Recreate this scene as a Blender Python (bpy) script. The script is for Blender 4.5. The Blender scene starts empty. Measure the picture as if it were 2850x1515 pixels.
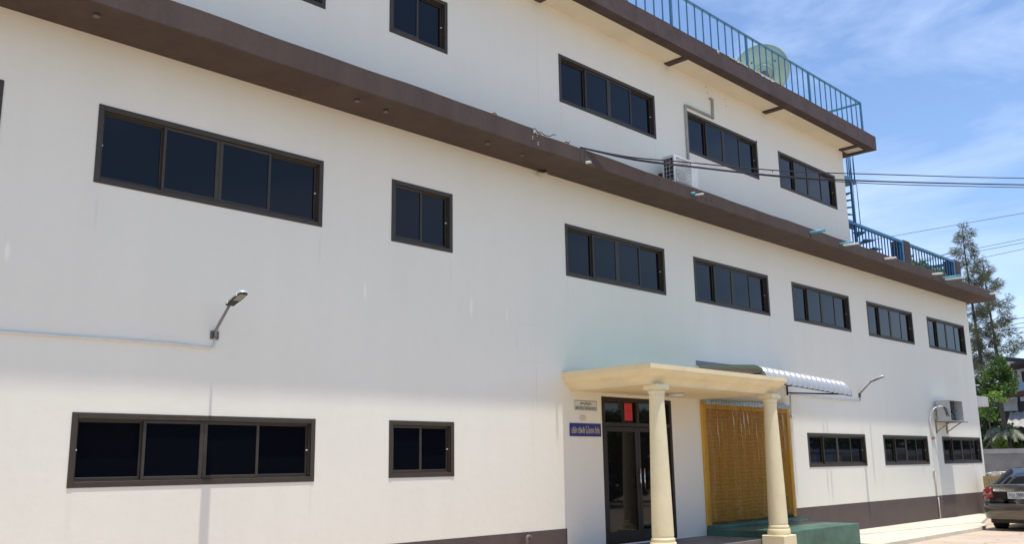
import bpy, math, random
from mathutils import Vector, Matrix
random.seed(7)
sc = bpy.context.scene
COL = sc.collection
R = math.radians
# ------------------------------------------------------------------ camera
CAM = Vector((0, -10.5, 1.659))
cd = bpy.data.cameras.new('camera'); cam = bpy.data.objects.new('camera', cd); COL.objects.link(cam)
r_ = Vector((0.7003533, -0.7136351, -0.0151751)); u_ = Vector((-0.1338986, -0.1522295, 0.9792330)); f_ = Vector((0.7011251, 0.6837771, 0.2021692))
m = Matrix((( r_.x, u_.x, -f_.x, CAM.x), (r_.y, u_.y, -f_.y, CAM.y), (r_.z, u_.z, -f_.z, CAM.z), (0, 0, 0, 1)))
cam.matrix_world = m
cd.sensor_width = 36; cd.lens = 32.977; cd.clip_start = 0.1; cd.clip_end = 2000
sc.camera = cam
# ------------------------------------------------------------------ light
SUN = Vector((0.02, -1, 5.15)).normalized()
SUN_EL = math.asin(SUN.z); SUN_AZ = math.atan2(SUN.x, SUN.y)
sd = bpy.data.lights.new('sun', 'SUN'); sd.energy = 3.35; sd.angle = R(0.8); sd.color = (1, 0.955, 0.87)
so = bpy.data.objects.new('sun', sd); COL.objects.link(so)
so.rotation_euler = SUN.to_track_quat('Z', 'Y').to_euler(); so.location = (0, -20, 60)
w = bpy.data.worlds.new('World'); sc.world = w; w.use_nodes = True
nt = w.node_tree; nt.nodes.clear()
N = nt.nodes.new; L = nt.links.new
sky = N('ShaderNodeTexSky'); sky.sky_type = 'NISHITA'; sky.sun_disc = False
sky.sun_elevation = SUN_EL; sky.sun_rotation = SUN_AZ; sky.dust_density = 0.6; sky.air_density = 1.0; sky.ozone_density = 2.0
tc = N('ShaderNodeTexCoord'); mp = N('ShaderNodeMapping'); mp.inputs['Scale'].default_value = (1.3, 1.3, 4.2); mp.inputs['Rotation'].default_value = (0.25, 0.1, 0.5); mp.inputs['Location'].default_value = (1.7, 0.4, 0.9)
n1 = N('ShaderNodeTexNoise'); n1.inputs['Scale'].default_value = 2.1; n1.inputs['Detail'].default_value = 8; n1.inputs['Roughness'].default_value = 0.58; n1.inputs['Distortion'].default_value = 0.5
cr = N('ShaderNodeValToRGB'); cr.color_ramp.elements[0].position = 0.46; cr.color_ramp.elements[1].position = 0.92
cr.color_ramp.elements[0].color = (0, 0, 0, 1); cr.color_ramp.elements[1].color = (0.8, 0.8, 0.8, 1)
mix = N('ShaderNodeMix'); mix.data_type = 'RGBA'; mix.inputs['B'].default_value = (5.6, 6.4, 8.0, 1)
bg = N('ShaderNodeBackground'); bg.inputs['Strength'].default_value = 0.15
ou = N('ShaderNodeOutputWorld')
L(tc.outputs['Generated'], mp.inputs['Vector']); L(mp.outputs['Vector'], n1.inputs['Vector']); L(n1.outputs['Fac'], cr.inputs['Fac'])
L(cr.outputs['Color'], mix.inputs['Factor']); tint = N('ShaderNodeMix'); tint.data_type = 'RGBA'; tint.blend_type = 'MULTIPLY'; tint.inputs['Factor'].default_value = 1; tint.inputs['B'].default_value = (0.91, 0.96, 1.05, 1)
L(sky.outputs['Color'], tint.inputs['A']); L(tint.outputs['Result'], mix.inputs['A']); L(mix.outputs['Result'], bg.inputs['Color']); L(bg.outputs['Background'], ou.inputs['Surface'])
sc.view_settings.view_transform = 'Standard'; sc.view_settings.look = 'None'; sc.view_settings.exposure = 0.37; sc.view_settings.gamma = 1
sc.render.engine = 'CYCLES'; sc.cycles.max_bounces = 8; sc.cycles.diffuse_bounces = 5; sc.cycles.transparent_max_bounces = 16
sc.render.resolution_x = 1024; sc.render.resolution_y = 545

# ------------------------------------------------------------------ materials
def mat(name, col, rough=0.7, metal=0, spec=0.5, var=0.0, vscale=3.0, vstretch=(1, 1, 1), bump=0.0, bscale=60, coat=0, emit=None, alpha=1, trans=0, ior=1.5, dirt=0.0, dcol=(0.12, 0.1, 0.08)):
    m = bpy.data.materials.new(name); m.use_nodes = True
    t = m.node_tree; p = t.nodes['Principled BSDF']; n = t.nodes.new; l = t.links.new
    p.inputs['Base Color'].default_value = (*col, 1); p.inputs['Roughness'].default_value = rough; p.inputs['Metallic'].default_value = metal
    p.inputs['Specular IOR Level'].default_value = spec; p.inputs['Coat Weight'].default_value = coat; p.inputs['Alpha'].default_value = alpha
    p.inputs['Transmission Weight'].default_value = trans; p.inputs['IOR'].default_value = ior
    g = n('ShaderNodeNewGeometry'); mpn = n('ShaderNodeMapping'); mpn.inputs['Scale'].default_value = vstretch; l(g.outputs['Position'], mpn.inputs['Vector'])
    cur = None
    if var > 0:
        nz = n('ShaderNodeTexNoise'); nz.inputs['Scale'].default_value = vscale; nz.inputs['Detail'].default_value = 7; nz.inputs['Roughness'].default_value = .6
        l(mpn.outputs['Vector'], nz.inputs['Vector'])
        rp = n('ShaderNodeMapRange'); rp.inputs[1].default_value = .28; rp.inputs[2].default_value = .72; rp.inputs[3].default_value = 1 - var; rp.inputs[4].default_value = 1 + var
        l(nz.outputs['Fac'], rp.inputs[0])
        mx = n('ShaderNodeVectorMath'); mx.operation = 'SCALE'; mx.inputs[0].default_value = col; l(rp.outputs[0], mx.inputs['Scale']); cur = mx.outputs[0]
    if dirt > 0:
        nz = n('ShaderNodeTexNoise'); nz.inputs['Scale'].default_value = 1.0; nz.inputs['Detail'].default_value = 8; nz.inputs['Roughness'].default_value = .65
        m2 = n('ShaderNodeMapping'); m2.inputs['Scale'].default_value = (vstretch[0] * 2.3, vstretch[1] * 2.3, vstretch[2] * 2.3); m2.inputs['Location'].default_value = (3, 7, 1)
        l(g.outputs['Position'], m2.inputs['Vector']); l(m2.outputs['Vector'], nz.inputs['Vector'])
        rp = n('ShaderNodeMapRange'); rp.inputs[1].default_value = .55; rp.inputs[2].default_value = .8; rp.inputs[3].default_value = 0; rp.inputs[4].default_value = dirt
        l(nz.outputs['Fac'], rp.inputs[0])
        mx = n('ShaderNodeMix'); mx.data_type = 'RGBA'; l(rp.outputs[0], mx.inputs['Factor']); mx.inputs['B'].default_value = (*dcol, 1)
        if cur: l(cur, mx.inputs['A'])
        else: mx.inputs['A'].default_value = (*col, 1)
        cur = mx.outputs['Result']
    if cur: l(cur, p.inputs['Base Color'])
    if bump > 0:
        nb = n('ShaderNodeTexNoise'); nb.inputs['Scale'].default_value = bscale; nb.inputs['Detail'].default_value = 4; l(g.outputs['Position'], nb.inputs['Vector'])
        b = n('ShaderNodeBump'); b.inputs['Strength'].default_value = bump; b.inputs['Distance'].default_value = 0.01
        l(nb.outputs['Fac'], b.inputs['Height']); l(b.outputs['Normal'], p.inputs['Normal'])
    return m

def wall_material():
    m = bpy.data.materials.new('wall_paint'); m.use_nodes = True
    t = m.node_tree; p = t.nodes['Principled BSDF']; n = t.nodes.new; l = t.links.new
    p.inputs['Roughness'].default_value = 0.75; p.inputs['Specular IOR Level'].default_value = 0.25
    g = n('ShaderNodeNewGeometry'); sx = n('ShaderNodeSeparateXYZ'); l(g.outputs['Position'], sx.inputs[0])
    def M(op, a, b=None, c=None, clamp=False):
        q = n('ShaderNodeMath'); q.operation = op; q.use_clamp = clamp
        for i, v in enumerate((a, b, c)):
            if v is None: continue
            if isinstance(v, (int, float)): q.inputs[i].default_value = v
            else: l(v, q.inputs[i])
        return q.outputs[0]
    def noise(scale, st, det=6, loc=(0, 0, 0)):
        mp = n('ShaderNodeMapping'); mp.inputs['Scale'].default_value = st; mp.inputs['Location'].default_value = loc; l(g.outputs['Position'], mp.inputs[0])
        z = n('ShaderNodeTexNoise'); z.inputs['Scale'].default_value = scale; z.inputs['Detail'].default_value = det; z.inputs['Roughness'].default_value = .6; l(mp.outputs[0], z.inputs[0]); return z.outputs['Fac']
    big = noise(.45, (1, 1, 1)); streak = noise(2.2, (1, 1, .08), loc=(4, 0, 0)); fine = noise(9, (1, 1, 1), 8)
    v = M('ADD', M('MULTIPLY', M('SUBTRACT', big, .5), .10), 1)
    v = M('ADD', v, M('MULTIPLY', M('SUBTRACT', streak, .5), .07)); v = M('ADD', v, M('MULTIPLY', M('SUBTRACT', fine, .5), .05))
    # pale drips where fresh paint ran, faint dirt lines, patched rectangle near the porch
    def blob(x0, z0, wx, wz, amp):
        a = M('DIVIDE', M('SUBTRACT', sx.outputs['X'], x0), wx); b = M('DIVIDE', M('SUBTRACT', sx.outputs['Z'], z0), wz)
        d = M('ADD', M('MULTIPLY', a, a), M('MULTIPLY', b, b)); return M('MULTIPLY', M('SUBTRACT', 1, d, clamp=True), amp)
    for x0, z0, wx, wz, amp in [(3.17, 3.95, .035, .13, .14), (7.81, 4.09, .03, .16, .12), (9.85, 4.08, .035, .19, .14), (10.63, 4.05, .025, .15, .10),
                                (11.5, 8.5, .008, 1.4, -.14), (11.30, 2.95, .012, .8, -.10), (11.2, 2.2, .01, .9, -.06), (10.85, 3.62, .012, .25, -.10), (11.2, 3.32, .33, .010, -.06), (11.1, 3.92, .25, .008, -.07),
                                (12.1, 3.4, .5, .25, -.03), (24.3, 1.0, .02, .5, -.06), (13.8, 4.86, .5, .012, -.1), (18.7, 4.87, .35, .012, .12), (30.62, 1.455, .07, .022, .5), (31.12, 1.465, .05, .016, .4), (13.7, 8.03, .02, .02, -.3), (7.05, 4.6, .03, .28, -.05), (4.05, 4.55, .025, .3, -.05), (9.43, 4.62, .02, .25, -.06), (12.15, 4.6, .03, .3, -.05), (19.05, 4.55, .03, .35, -.06), (16.2, 4.6, .03, .25, -.05), (14.97, 7.8, .03, .3, -.06), (12.1, 7.8, .03, .3, -.05), (7.0, 1.25, .03, .25, -.05), (4.0, 1.2, .04, .3, -.04), (23.2, 4.5, .04, .4, -.05), (22.9, 7.7, .04, .4, -.06)]:
        v = M('ADD', v, blob(x0, z0, wx, wz, amp))
    ms = n('ShaderNodeVectorMath'); ms.operation = 'SCALE'; ms.inputs[0].default_value = (0.83, 0.785, 0.665); l(v, ms.inputs['Scale'])
    # grime just under the eaves
    l(ms.outputs[0], p.inputs['Base Color'])
    bn = n('ShaderNodeBump'); bn.inputs['Strength'].default_value = .35; bn.inputs['Distance'].default_value = .012
    h = M('ADD', noise(6, (1, 1, 1), 8), M('MULTIPLY', noise(90, (1, 1, 1), 3), .10)); l(h, bn.inputs['Height']); l(bn.outputs[0], p.inputs['Normal'])
    return m
WALL = wall_material()
BROWN = mat('brown_paint', (0.078, 0.054, 0.044), .75, spec=.25, var=.17, vscale=2.8, vstretch=(1.2, 1, .25), bump=.35, bscale=18, dirt=.3, dcol=(.11, .09, .08))
BROWNR = mat('rough_brown_paint', (0.080, 0.056, 0.051), .78, spec=.25, var=.22, vscale=3.5, bump=.8, bscale=9, dirt=.4, dcol=(.12, .10, .095))
BROWNP = mat('plinth_paint', (0.098, 0.069, 0.060), .7, var=.12, vscale=2.5, bump=.3, bscale=25)
CREAMW = mat('soffit_cream', (0.80, 0.72, 0.55), .8, var=.06, vscale=1.5, bump=.25, bscale=12)
FRAME = mat('bronze_aluminium', (0.060, 0.047, 0.034), .5, metal=.1, spec=.35, var=.12, vscale=8)
FRAMED = mat('dark_aluminium', (0.022, 0.020, 0.019), .45, metal=.3)
DFRAME = mat('dark_door_frame', (0.028, 0.019, 0.014), .5, spec=.3, var=.1)
GLASS = mat('tinted_glass', (0.004, 0.005, 0.008), .03, spec=.27, bump=.012, bscale=1.3)
GLASSD = mat('door_glass', (0.006, 0.006, 0.006), .03, spec=.30)
STEEL = mat('steel', (0.6, 0.6, 0.6), .25, metal=1)
ALU = mat('galvanised', (0.42, 0.44, 0.46), .45, metal=.6, var=.1)
GREYM = mat('grey_metal', (0.13, 0.13, 0.125), .5, metal=.3)
BLACK = mat('black_plastic', (0.012, 0.012, 0.012), .5)
WHITEP = mat('white_plastic', (0.72, 0.72, 0.70), .45, var=.05)
WHITEM = mat('white_casing', (0.60, 0.60, 0.58), .5, var=.12, dirt=.4, dcol=(.3, .25, .2))
GREYBOX = mat('grey_casing', (0.50, 0.50, 0.48), .5, var=.06)
PORT = mat('portico_cream', (0.80, 0.665, 0.40), .65, var=.08, vscale=3, vstretch=(.6, .6, 1.6), bump=.4, bscale=14, dirt=.3, dcol=(.35, .28, .2))
PORTF = mat('column_cream', (0.80, 0.70, 0.44), .6, var=.06, vscale=3, bump=.35, bscale=14, dirt=.14, dcol=(.40, .32, .2))
GREENP = mat('green_waterproofing', (0.22, 0.275, 0.16), .7, var=.15)
GREENB = mat('green_step_paint', (0.055, 0.135, 0.095), .45, var=.5, vscale=2.2, bump=.4, bscale=9, dirt=.5, dcol=(.16, .24, .19))
YELLOW = mat('yellow_frame_paint', (0.66, 0.36, 0.03), .5, var=.08)
SHUT = mat('shutter_brown', (0.36, 0.18, 0.022), .55, var=.1)
BLUET = mat('faded_blue_paint', (0.035, 0.150, 0.250), .5, var=.15, vscale=6)
BLUE = mat('blue_paint', (0.018, 0.125, 0.255), .42, var=.12, vscale=6)
PIPEW = mat('white_pipe', (0.68, 0.67, 0.62), .5, var=.08)
PIPEB = mat('blue_pipe', (0.06, 0.33, 0.45), .45)
CABLE = mat('black_cable', (0.012, 0.012, 0.014), .6)
DISH = mat('dish_green', (0.28, 0.39, 0.34), .6, var=.1, vscale=2, dirt=.35, dcol=(.22, .28, .25))
RUST = mat('rust', (0.12, 0.06, 0.035), .8, var=.3)
SIGNW = mat('sign_white', (0.62, 0.65, 0.58), .5, var=.04); SIGNB = mat('sign_blue', (0.012, 0.012, 0.16), .4)
INK = mat('ink', (0.04, 0.04, 0.07), .6); GOLD = mat('gold_letters', (0.55, 0.50, 0.22), .45)
RED = mat('red_paper', (0.55, 0.03, 0.03), .7)
def ground_mat(name, c, c2, bump=.5):
    m = mat(name, c, .85, var=.16, vscale=.8, bump=bump, bscale=22, dirt=.55, dcol=c2)
    return m
GROUND = ground_mat('driveway_concrete', (0.56, 0.445, 0.33), (.42, .32, .23))
def add_cracks(m, sc_, col):
    t = m.node_tree; p = t.nodes['Principled BSDF']; n = t.nodes.new; l = t.links.new
    src = p.inputs['Base Color'].links[0].from_socket
    g = n('ShaderNodeNewGeometry'); nz = n('ShaderNodeTexNoise'); nz.inputs['Scale'].default_value = 1.5; l(g.outputs['Position'], nz.inputs[0])
    ad = n('ShaderNodeVectorMath'); ad.operation = 'ADD'; l(g.outputs['Position'], ad.inputs[0]); l(nz.outputs['Color'], ad.inputs[1])
    v = n('ShaderNodeTexVoronoi'); v.feature = 'DISTANCE_TO_EDGE'; v.inputs['Scale'].default_value = sc_; l(ad.outputs[0], v.inputs['Vector'])
    r = n('ShaderNodeMapRange'); r.inputs[1].default_value = .002; r.inputs[2].default_value = .012; r.inputs[3].default_value = .55; r.inputs[4].default_value = 0; l(v.outputs['Distance'], r.inputs[0])
    mx = n('ShaderNodeMix'); mx.data_type = 'RGBA'; mx.inputs['B'].default_value = (*col, 1); l(r.outputs[0], mx.inputs['Factor']); l(src, mx.inputs['A']); l(mx.outputs['Result'], p.inputs['Base Color'])
add_cracks(GROUND, .35, (.2, .15, .11))
APRON = ground_mat('pale_concrete', (0.68, 0.62, 0.49), (.54, .47, .36))
GREYC = mat('grey_cement', (0.22, 0.22, 0.215), .85, var=.2, vscale=1.5, bump=.5, bscale=20, dirt=.4)
PORCHM = mat('porch_cement', (0.17, 0.16, 0.15), .6, var=.15, vscale=2)

# ------------------------------------------------------------------ mesh helpers
class MB:
    def __init__(s): s.v = []; s.f = []; s.sm = []; s.mi = []
    def face(s, idx, sm=False, mi=0): s.f.append(idx); s.sm.append(sm); s.mi.append(mi)
    def add(s, vs, fs, sm=False, mi=0):
        b = len(s.v); s.v += [Vector(v) for v in vs]
        for f in fs: s.face([b + i for i in f], sm, mi)
        return s
    def box(s, x0, x1, y0, y1, z0, z1, mi=0):
        return s.add([(x0, y0, z0), (x1, y0, z0), (x1, y1, z0), (x0, y1, z0), (x0, y0, z1), (x1, y0, z1), (x1, y1, z1), (x0, y1, z1)],
                     [(0, 3, 2, 1), (4, 5, 6, 7), (0, 1, 5, 4), (1, 2, 6, 5), (2, 3, 7, 6), (3, 0, 4, 7)], mi=mi)
    def bbox(s, x0, x1, y0, y1, z0, z1, c=.006, mi=0):   # chamfered box
        pts = []; fs = []
        X = (x0, x1); Y = (y0, y1); Z = (z0, z1); S = (1, -1)
        def P(i, j, k, a):
            p = [X[i] + S[i] * c, Y[j] + S[j] * c, Z[k] + S[k] * c]; p[a] = (X, Y, Z)[a][(i, j, k)[a]]; return p
        idx = {}
        for i in (0, 1):
            for j in (0, 1):
                for k in (0, 1):
                    for a in range(3): idx[i, j, k, a] = len(pts); pts.append(P(i, j, k, a))
        for i in (0, 1): fs.append([idx[i, 0, 0, 0], idx[i, 1, 0, 0], idx[i, 1, 1, 0], idx[i, 0, 1, 0]][::(1 if i else -1)])
        for j in (0, 1): fs.append([idx[0, j, 0, 1], idx[1, j, 0, 1], idx[1, j, 1, 1], idx[0, j, 1, 1]][::(-1 if j else 1)])
        for k in (0, 1): fs.append([idx[0, 0, k, 2], idx[1, 0, k, 2], idx[1, 1, k, 2], idx[0, 1, k, 2]][::(1 if k else -1)])
        for i in (0, 1):
            for j in (0, 1): fs.append([idx[i, j, 0, 0], idx[i, j, 1, 0], idx[i, j, 1, 1], idx[i, j, 0, 1]][::(1 if i != j else -1)])
            for k in (0, 1): fs.append([idx[i, 0, k, 0], idx[i, 1, k, 0], idx[i, 1, k, 2], idx[i, 0, k, 2]][::(-1 if i != k else 1)])
        for j in (0, 1):
            for k in (0, 1): fs.append([idx[0, j, k, 1], idx[1, j, k, 1], idx[1, j, k, 2], idx[0, j, k, 2]][::(1 if j != k else -1)])
        for i in (0, 1):
            for j in (0, 1):
                for k in (0, 1): fs.append([idx[i, j, k, 0], idx[i, j, k, 1], idx[i, j, k, 2]][::(1 if (i + j + k) % 2 else -1)])
        return s.add(pts, fs, mi=mi)
    def tube(s, path, r, seg=8, cap=True, sm=True, mi=0):
        path = [Vector(p) for p in path]; rings = []
        rr = r if isinstance(r, (list, tuple)) else [r] * len(path)
        t0 = (path[1] - path[0]).normalized(); ref = Vector((0, 0, 1)) if abs(t0.z) < .9 else Vector((1, 0, 0))
        nrm = (ref - t0 * ref.dot(t0)).normalized()
        b = len(s.v)
        for i, p in enumerate(path):
            a = path[max(i - 1, 0)]; c = path[min(i + 1, len(path) - 1)]; t = (c - a).normalized()
            nrm = (nrm - t * nrm.dot(t)).normalized(); bn = t.cross(nrm)
            for k in range(seg):
                an = 2 * math.pi * k / seg; s.v.append(p + (nrm * math.cos(an) + bn * math.sin(an)) * rr[i])
        for i in range(len(path) - 1):
            for k in range(seg):
                k2 = (k + 1) % seg
                s.face([b + i * seg + k, b + i * seg + k2, b + (i + 1) * seg + k2, b + (i + 1) * seg + k], sm, mi)
        if cap:
            s.face([b + k for k in range(seg)][::-1], False, mi); e = b + (len(path) - 1) * seg; s.face([e + k for k in range(seg)], False, mi)
        return s
    def bar(s, p, q, wd, ht, mi=0, up=(0, 0, 1)):
        p = Vector(p); q = Vector(q); t = (q - p).normalized(); u = Vector(up)
        if abs(t.dot(u)) > .95: u = Vector((0, 1, 0))
        sd = t.cross(u).normalized(); u = sd.cross(t)
        vs = []
        for o in (p, q):
            for a, b in ((-1, -1), (1, -1), (1, 1), (-1, 1)): vs.append(o + sd * a * wd / 2 + u * b * ht / 2)
        return s.add(vs, [(3, 2, 1, 0), (4, 5, 6, 7), (0, 1, 5, 4), (1, 2, 6, 5), (2, 3, 7, 6), (3, 0, 4, 7)], mi=mi)
    def lathe(s, cx, cy, prof, seg=32, sm=True, mi=0):
        b = len(s.v)
        for r, z in prof:
            for k in range(seg):
                a = 2 * math.pi * k / seg; s.v.append(Vector((cx + r * math.cos(a), cy + r * math.sin(a), z)))
        for i in range(len(prof) - 1):
            for k in range(seg):
                k2 = (k + 1) % seg; s.face([b + i * seg + k, b + i * seg + k2, b + (i + 1) * seg + k2, b + (i + 1) * seg + k], sm, mi)
        s.face([b + k for k in range(seg)][::-1], False, mi); e = b + (len(prof) - 1) * seg; s.face([e + k for k in range(seg)], False, mi)
        return s
    def prism(s, poly, z0, z1, mi=0):   # plan polygon ccw
        n = len(poly); vs = [(x, y, z0) for x, y in poly] + [(x, y, z1) for x, y in poly]
        fs = [list(range(n))[::-1], list(range(n, 2 * n))] + [[i, (i + 1) % n, n + (i + 1) % n, n + i] for i in range(n)]
        return s.add(vs, fs, mi=mi)
def link(name, me, parent, mats):
    for mm in (mats if isinstance(mats, (list, tuple)) else [mats]): me.materials.append(mm)
    o = bpy.data.objects.new(name, me); COL.objects.link(o)
    if parent is not None: o.parent = parent
    return o
def rootloc(p):
    while p.parent: p = p.parent
    return p.location
def obj(name, mb, mats, parent=None, base=None):
    """verts in world coordinates; object stored relative to its thing's base"""
    off = rootloc(parent).copy() if parent is not None else (Vector(base) if base is not None else Vector((0, 0, 0)))
    me = bpy.data.meshes.new(name); me.from_pydata([tuple(v - off) for v in mb.v], [], mb.f)
    me.polygons.foreach_set('use_smooth', mb.sm); me.polygons.foreach_set('material_index', mb.mi); me.update()
    o = link(name, me, parent, mats)
    if parent is None: o.location = off
    return o
def pieces(name, mb, mats, parent):
    par = list(range(len(mb.v)))
    def fd(a):
        while par[a] != a: par[a] = par[par[a]]; a = par[a]
        return a
    for f in mb.f:
        for i in f[1:]: par[fd(i)] = fd(f[0])
    g = {}
    for i, f in enumerate(mb.f): g.setdefault(fd(f[0]), []).append(i)
    out = []
    for k, fl in g.items():
        q = MB(); mp_ = {}
        for i in fl:
            for v in mb.f[i]:
                if v not in mp_: mp_[v] = len(q.v); q.v.append(mb.v[v])
            q.face([mp_[v] for v in mb.f[i]], mb.sm[i], mb.mi[i])
        out.append(obj(name, q, mats, parent))
    return out
def tag(o, label=None, cat=None, group=None, kind=None):
    if label: o['label'] = label
    if cat: o['category'] = cat
    if group: o['group'] = group
    if kind: o['kind'] = kind
    return o
def thing(name, loc, label, cat, group=None):
    o = bpy.data.objects.new(name, None); COL.objects.link(o); o.location = loc; o.empty_display_size = .2
    return tag(o, label, cat, group)
def text_mesh(name, txt, width, height, o, ax, ay, mats, parent, ext=.003, bold=0.0):
    """flat lettering; o = centre point, ax / ay = unit directions of reading and of up"""
    c = bpy.data.curves.new(name, 'FONT'); c.body = txt; c.size = 1; c.align_x = 'CENTER'; c.align_y = 'CENTER'; c.extrude = 0; c.offset = bold
    t = bpy.data.objects.new(name, c); COL.objects.link(t)
    bpy.context.view_layer.update(); dg = bpy.context.evaluated_depsgraph_get()
    me = bpy.data.meshes.new_from_object(t.evaluated_get(dg)); bpy.data.objects.remove(t); bpy.data.curves.remove(c)
    xs = [v.co.x for v in me.vertices]; ys = [v.co.y for v in me.vertices]
    cx, cy = (min(xs) + max(xs)) / 2, (min(ys) + max(ys)) / 2; sx = width / (max(xs) - min(xs)); sy = height / (max(ys) - min(ys))
    ax = Vector(ax); ay = Vector(ay); off = rootloc(parent); o = Vector(o)
    for v in me.vertices: v.co = o + ax * (v.co.x - cx) * sx + ay * (v.co.y - cy) * sy - off
    me.materials.clear(); me.name = name
    return link(name, me, parent, mats)

# ------------------------------------------------------------------ setting
obj('ground', MB().add([(-300, -300, -.08), (500, -300, -.08), (500, 500, -.08), (-300, 500, -.08)], [(0, 1, 2, 3)]), GROUND)['kind'] = 'structure'
pv = obj('pavement', MB().prism([(19.03, -2.12), (22, -2.07), (25.0, -2.05), (25.9, -1.86), (26.6, -1.5), (30.8, -.36), (33.2, 0.3), (33.2, 1.5), (32.2, 1.5), (31.95, .01), (19.03, .01)], -.078, 0), APRON)
pv['kind'] = 'structure'

# ------------------------------------------------------------------ building
bld = thing('office_building', (14, 0, 0), 'large white three storey building with brown ledges and dark windows', 'building')
XE = 31.93; XE3 = 23.65; X0 = -4; ZL = 6.636; ZLT = 6.94
W = [(-.12, 2.97, 4.89, 5.80, 4), (4.0, 7.06, 4.89, 5.816, 4), (8.27, 9.45, 4.89, 5.816, 2), (12.12, 15.08, 4.89, 5.816, 4), (16.12, 19.11, 4.89, 5.816, 4), (20.23, 23.22, 4.89, 5.816, 4), (24.29, 27.30, 4.89, 5.816, 4), (28.41, 31.44, 4.89, 5.816, 4)]
G = [(3.97, 7.04, 1.50, 2.285, 4), (8.27, 9.47, 1.52, 2.295, 2), (20.43, 23.46, 1.52, 2.285, 4), (24.56, 27.51, 1.52, 2.285, 4), (28.63, 31.75, 1.52, 2.285, 4)]
T = [(4.0, 7.02, 8.10, 9.015, 4), (8.19, 9.35, 8.15, 9.03, 2), (12.07, 15.00, 8.10, 9.015, 4), (16.16, 19.05, 8.10, 9.015, 4), (20.06, 23.04, 8.12, 9.03, 4)]
DOOR = (12.97, 15.05, .30, 2.82); SHUTD = (16.2, 19.47, .46, 2.72)
def grid_wall(mb, x0, x1, z0, z1, holes, y=0):
    xs = sorted({x0, x1, *[h[0] for h in holes], *[h[1] for h in holes]}); zs = sorted({z0, z1, *[h[2] for h in holes], *[h[3] for h in holes]})
    b = len(mb.v); ix = {}
    for i, x in enumerate(xs):
        for k, z in enumerate(zs): ix[i, k] = len(mb.v); mb.v.append(Vector((x, y, z)))
    for i in range(len(xs) - 1):
        for k in range(len(zs) - 1):
            cx = (xs[i] + xs[i + 1]) / 2; cz = (zs[k] + zs[k + 1]) / 2
            if any(h[0] < cx < h[1] and h[2] < cz < h[3] for h in holes): continue
            mb.face([ix[i, k], ix[i + 1, k], ix[i + 1, k + 1], ix[i, k + 1]])
fw = MB()
grid_wall(fw, X0, XE, -.08, 6.7, [(-4.0, -3.99, -.08, -.07)] + W + G + [DOOR, SHUTD])
grid_wall(fw, X0, XE3, 6.72, 10.03, T)
# end, back and far faces
fw.add([(XE, 0, -.08), (XE, 12, -.08), (XE, 12, 6.7), (XE, 0, 6.7)], [(0, 1, 2, 3)]); fw.add([(XE3, 0, 6.7), (XE3, 12, 6.7), (XE3, 12, 10.03), (XE3, 0, 10.03)], [(0, 1, 2, 3)])
fw.add([(X0, 12, -.08), (XE, 12, -.08), (XE, 12, 6.7), (X0, 12, 6.7)], [(3, 2, 1, 0)]); fw.add([(X0, 12, 6.7), (XE3, 12, 6.7), (XE3, 12, 10.03), (X0, 12, 10.03)], [(3, 2, 1, 0)])
fw.add([(X0, 0, -.08), (X0, 12, -.08), (X0, 12, 10.03), (X0, 0, 10.03)], [(3, 2, 1, 0)])
obj('wall', fw, WALL, bld)
pm = MB(); pm.box(X0, 11.96, -.006, .05, -.08, .632); pm.box(19.03, XE + .006, -.006, .05, -.08, .632); pm.box(XE + .0002, XE + .006, .05, 12, -.08, .632)
obj('plinth', pm, BROWNP, bld)
# ledge with a ragged joint and slightly wavy edges
def ledge():
    mb = MB(); xs = []; x = X0
    while x < 32.3: xs.append(x); x += .35
    xs += [32.33]; rnd = random.Random(3); b = 0
    def sec(x, dz, jt):
        e = .004 * math.sin(x * 1.7) + .003 * math.sin(x * 4.1); t = ZLT + dz + e * 1.5
        return [(x, .02, ZL), (x, -.775, ZL + e), (x, -.79, ZL + .015 + e), (x, -.788 + e * .3, t - .012), (x, -.776, t), (x, .02, t + .0)]
    def run(xl, dz):
        b = len(mb.v)
        for x in xl: mb.v += [Vector(p) for p in sec(x, dz, 0)]
        for i in range(len(xl) - 1):
            for k in range(5): mb.face([b + i * 6 + k, b + i * 6 + k + 1, b + (i + 1) * 6 + k + 1, b + (i + 1) * 6 + k])
        mb.face([b + k for k in range(6)][::-1]); e = b + (len(xl) - 1) * 6; mb.face([e + k for k in range(6)])
    run([x for x in xs if x < 10.4] + [10.50], .04); run([10.502] + [x for x in xs if x > 10.6], -.03)
    mb.box(10.3, 10.7, -.75, .0, 6.66, 6.89)  # hidden block added inside the joint to keep sun from leaking through
    return mb
obj('ledge', ledge(), BROWN, bld)
dm = MB().box(XE3 + .005, 32.30, .021, 12.3, 6.70, 6.90); dm.box(XE + .008, 32.3, .021, 12.3, ZL, 6.69)
obj('terrace_deck', dm, BROWN, bld)
# roof slab: fascia beam, cross beams, cream underside
YF = -.715
def wavy_box(mb, x0, x1, y0, y1, z0, z1, step=.4, amp=.006, ph=0):
    n = max(2, int((x1 - x0) / step)); b = len(mb.v)
    for i in range(n + 1):
        x = x0 + (x1 - x0) * i / n; e = amp * (math.sin(x * 2.3 + ph) + .6 * math.sin(x * 5.7 + ph) + .35 * math.sin(x * 11.3))
        mb.v += [Vector(p) for p in ((x, y0, z0 + e * .5), (x, y0 + e * .4, z1 + e), (x, y1, z1 + e * .3), (x, y1, z0))]
    for i in range(n):
        for k in range(4): mb.face([b + i * 4 + k, b + i * 4 + (k + 1) % 4, b + (i + 1) * 4 + (k + 1) % 4, b + (i + 1) * 4 + k][::-1])
    mb.face([b + k for k in range(4)]); mb.face([b + n * 4 + k for k in range(4)][::-1])
rb = MB(); wavy_box(rb, X0, 24.2, YF, -.48, 9.85, 10.235)
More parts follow.
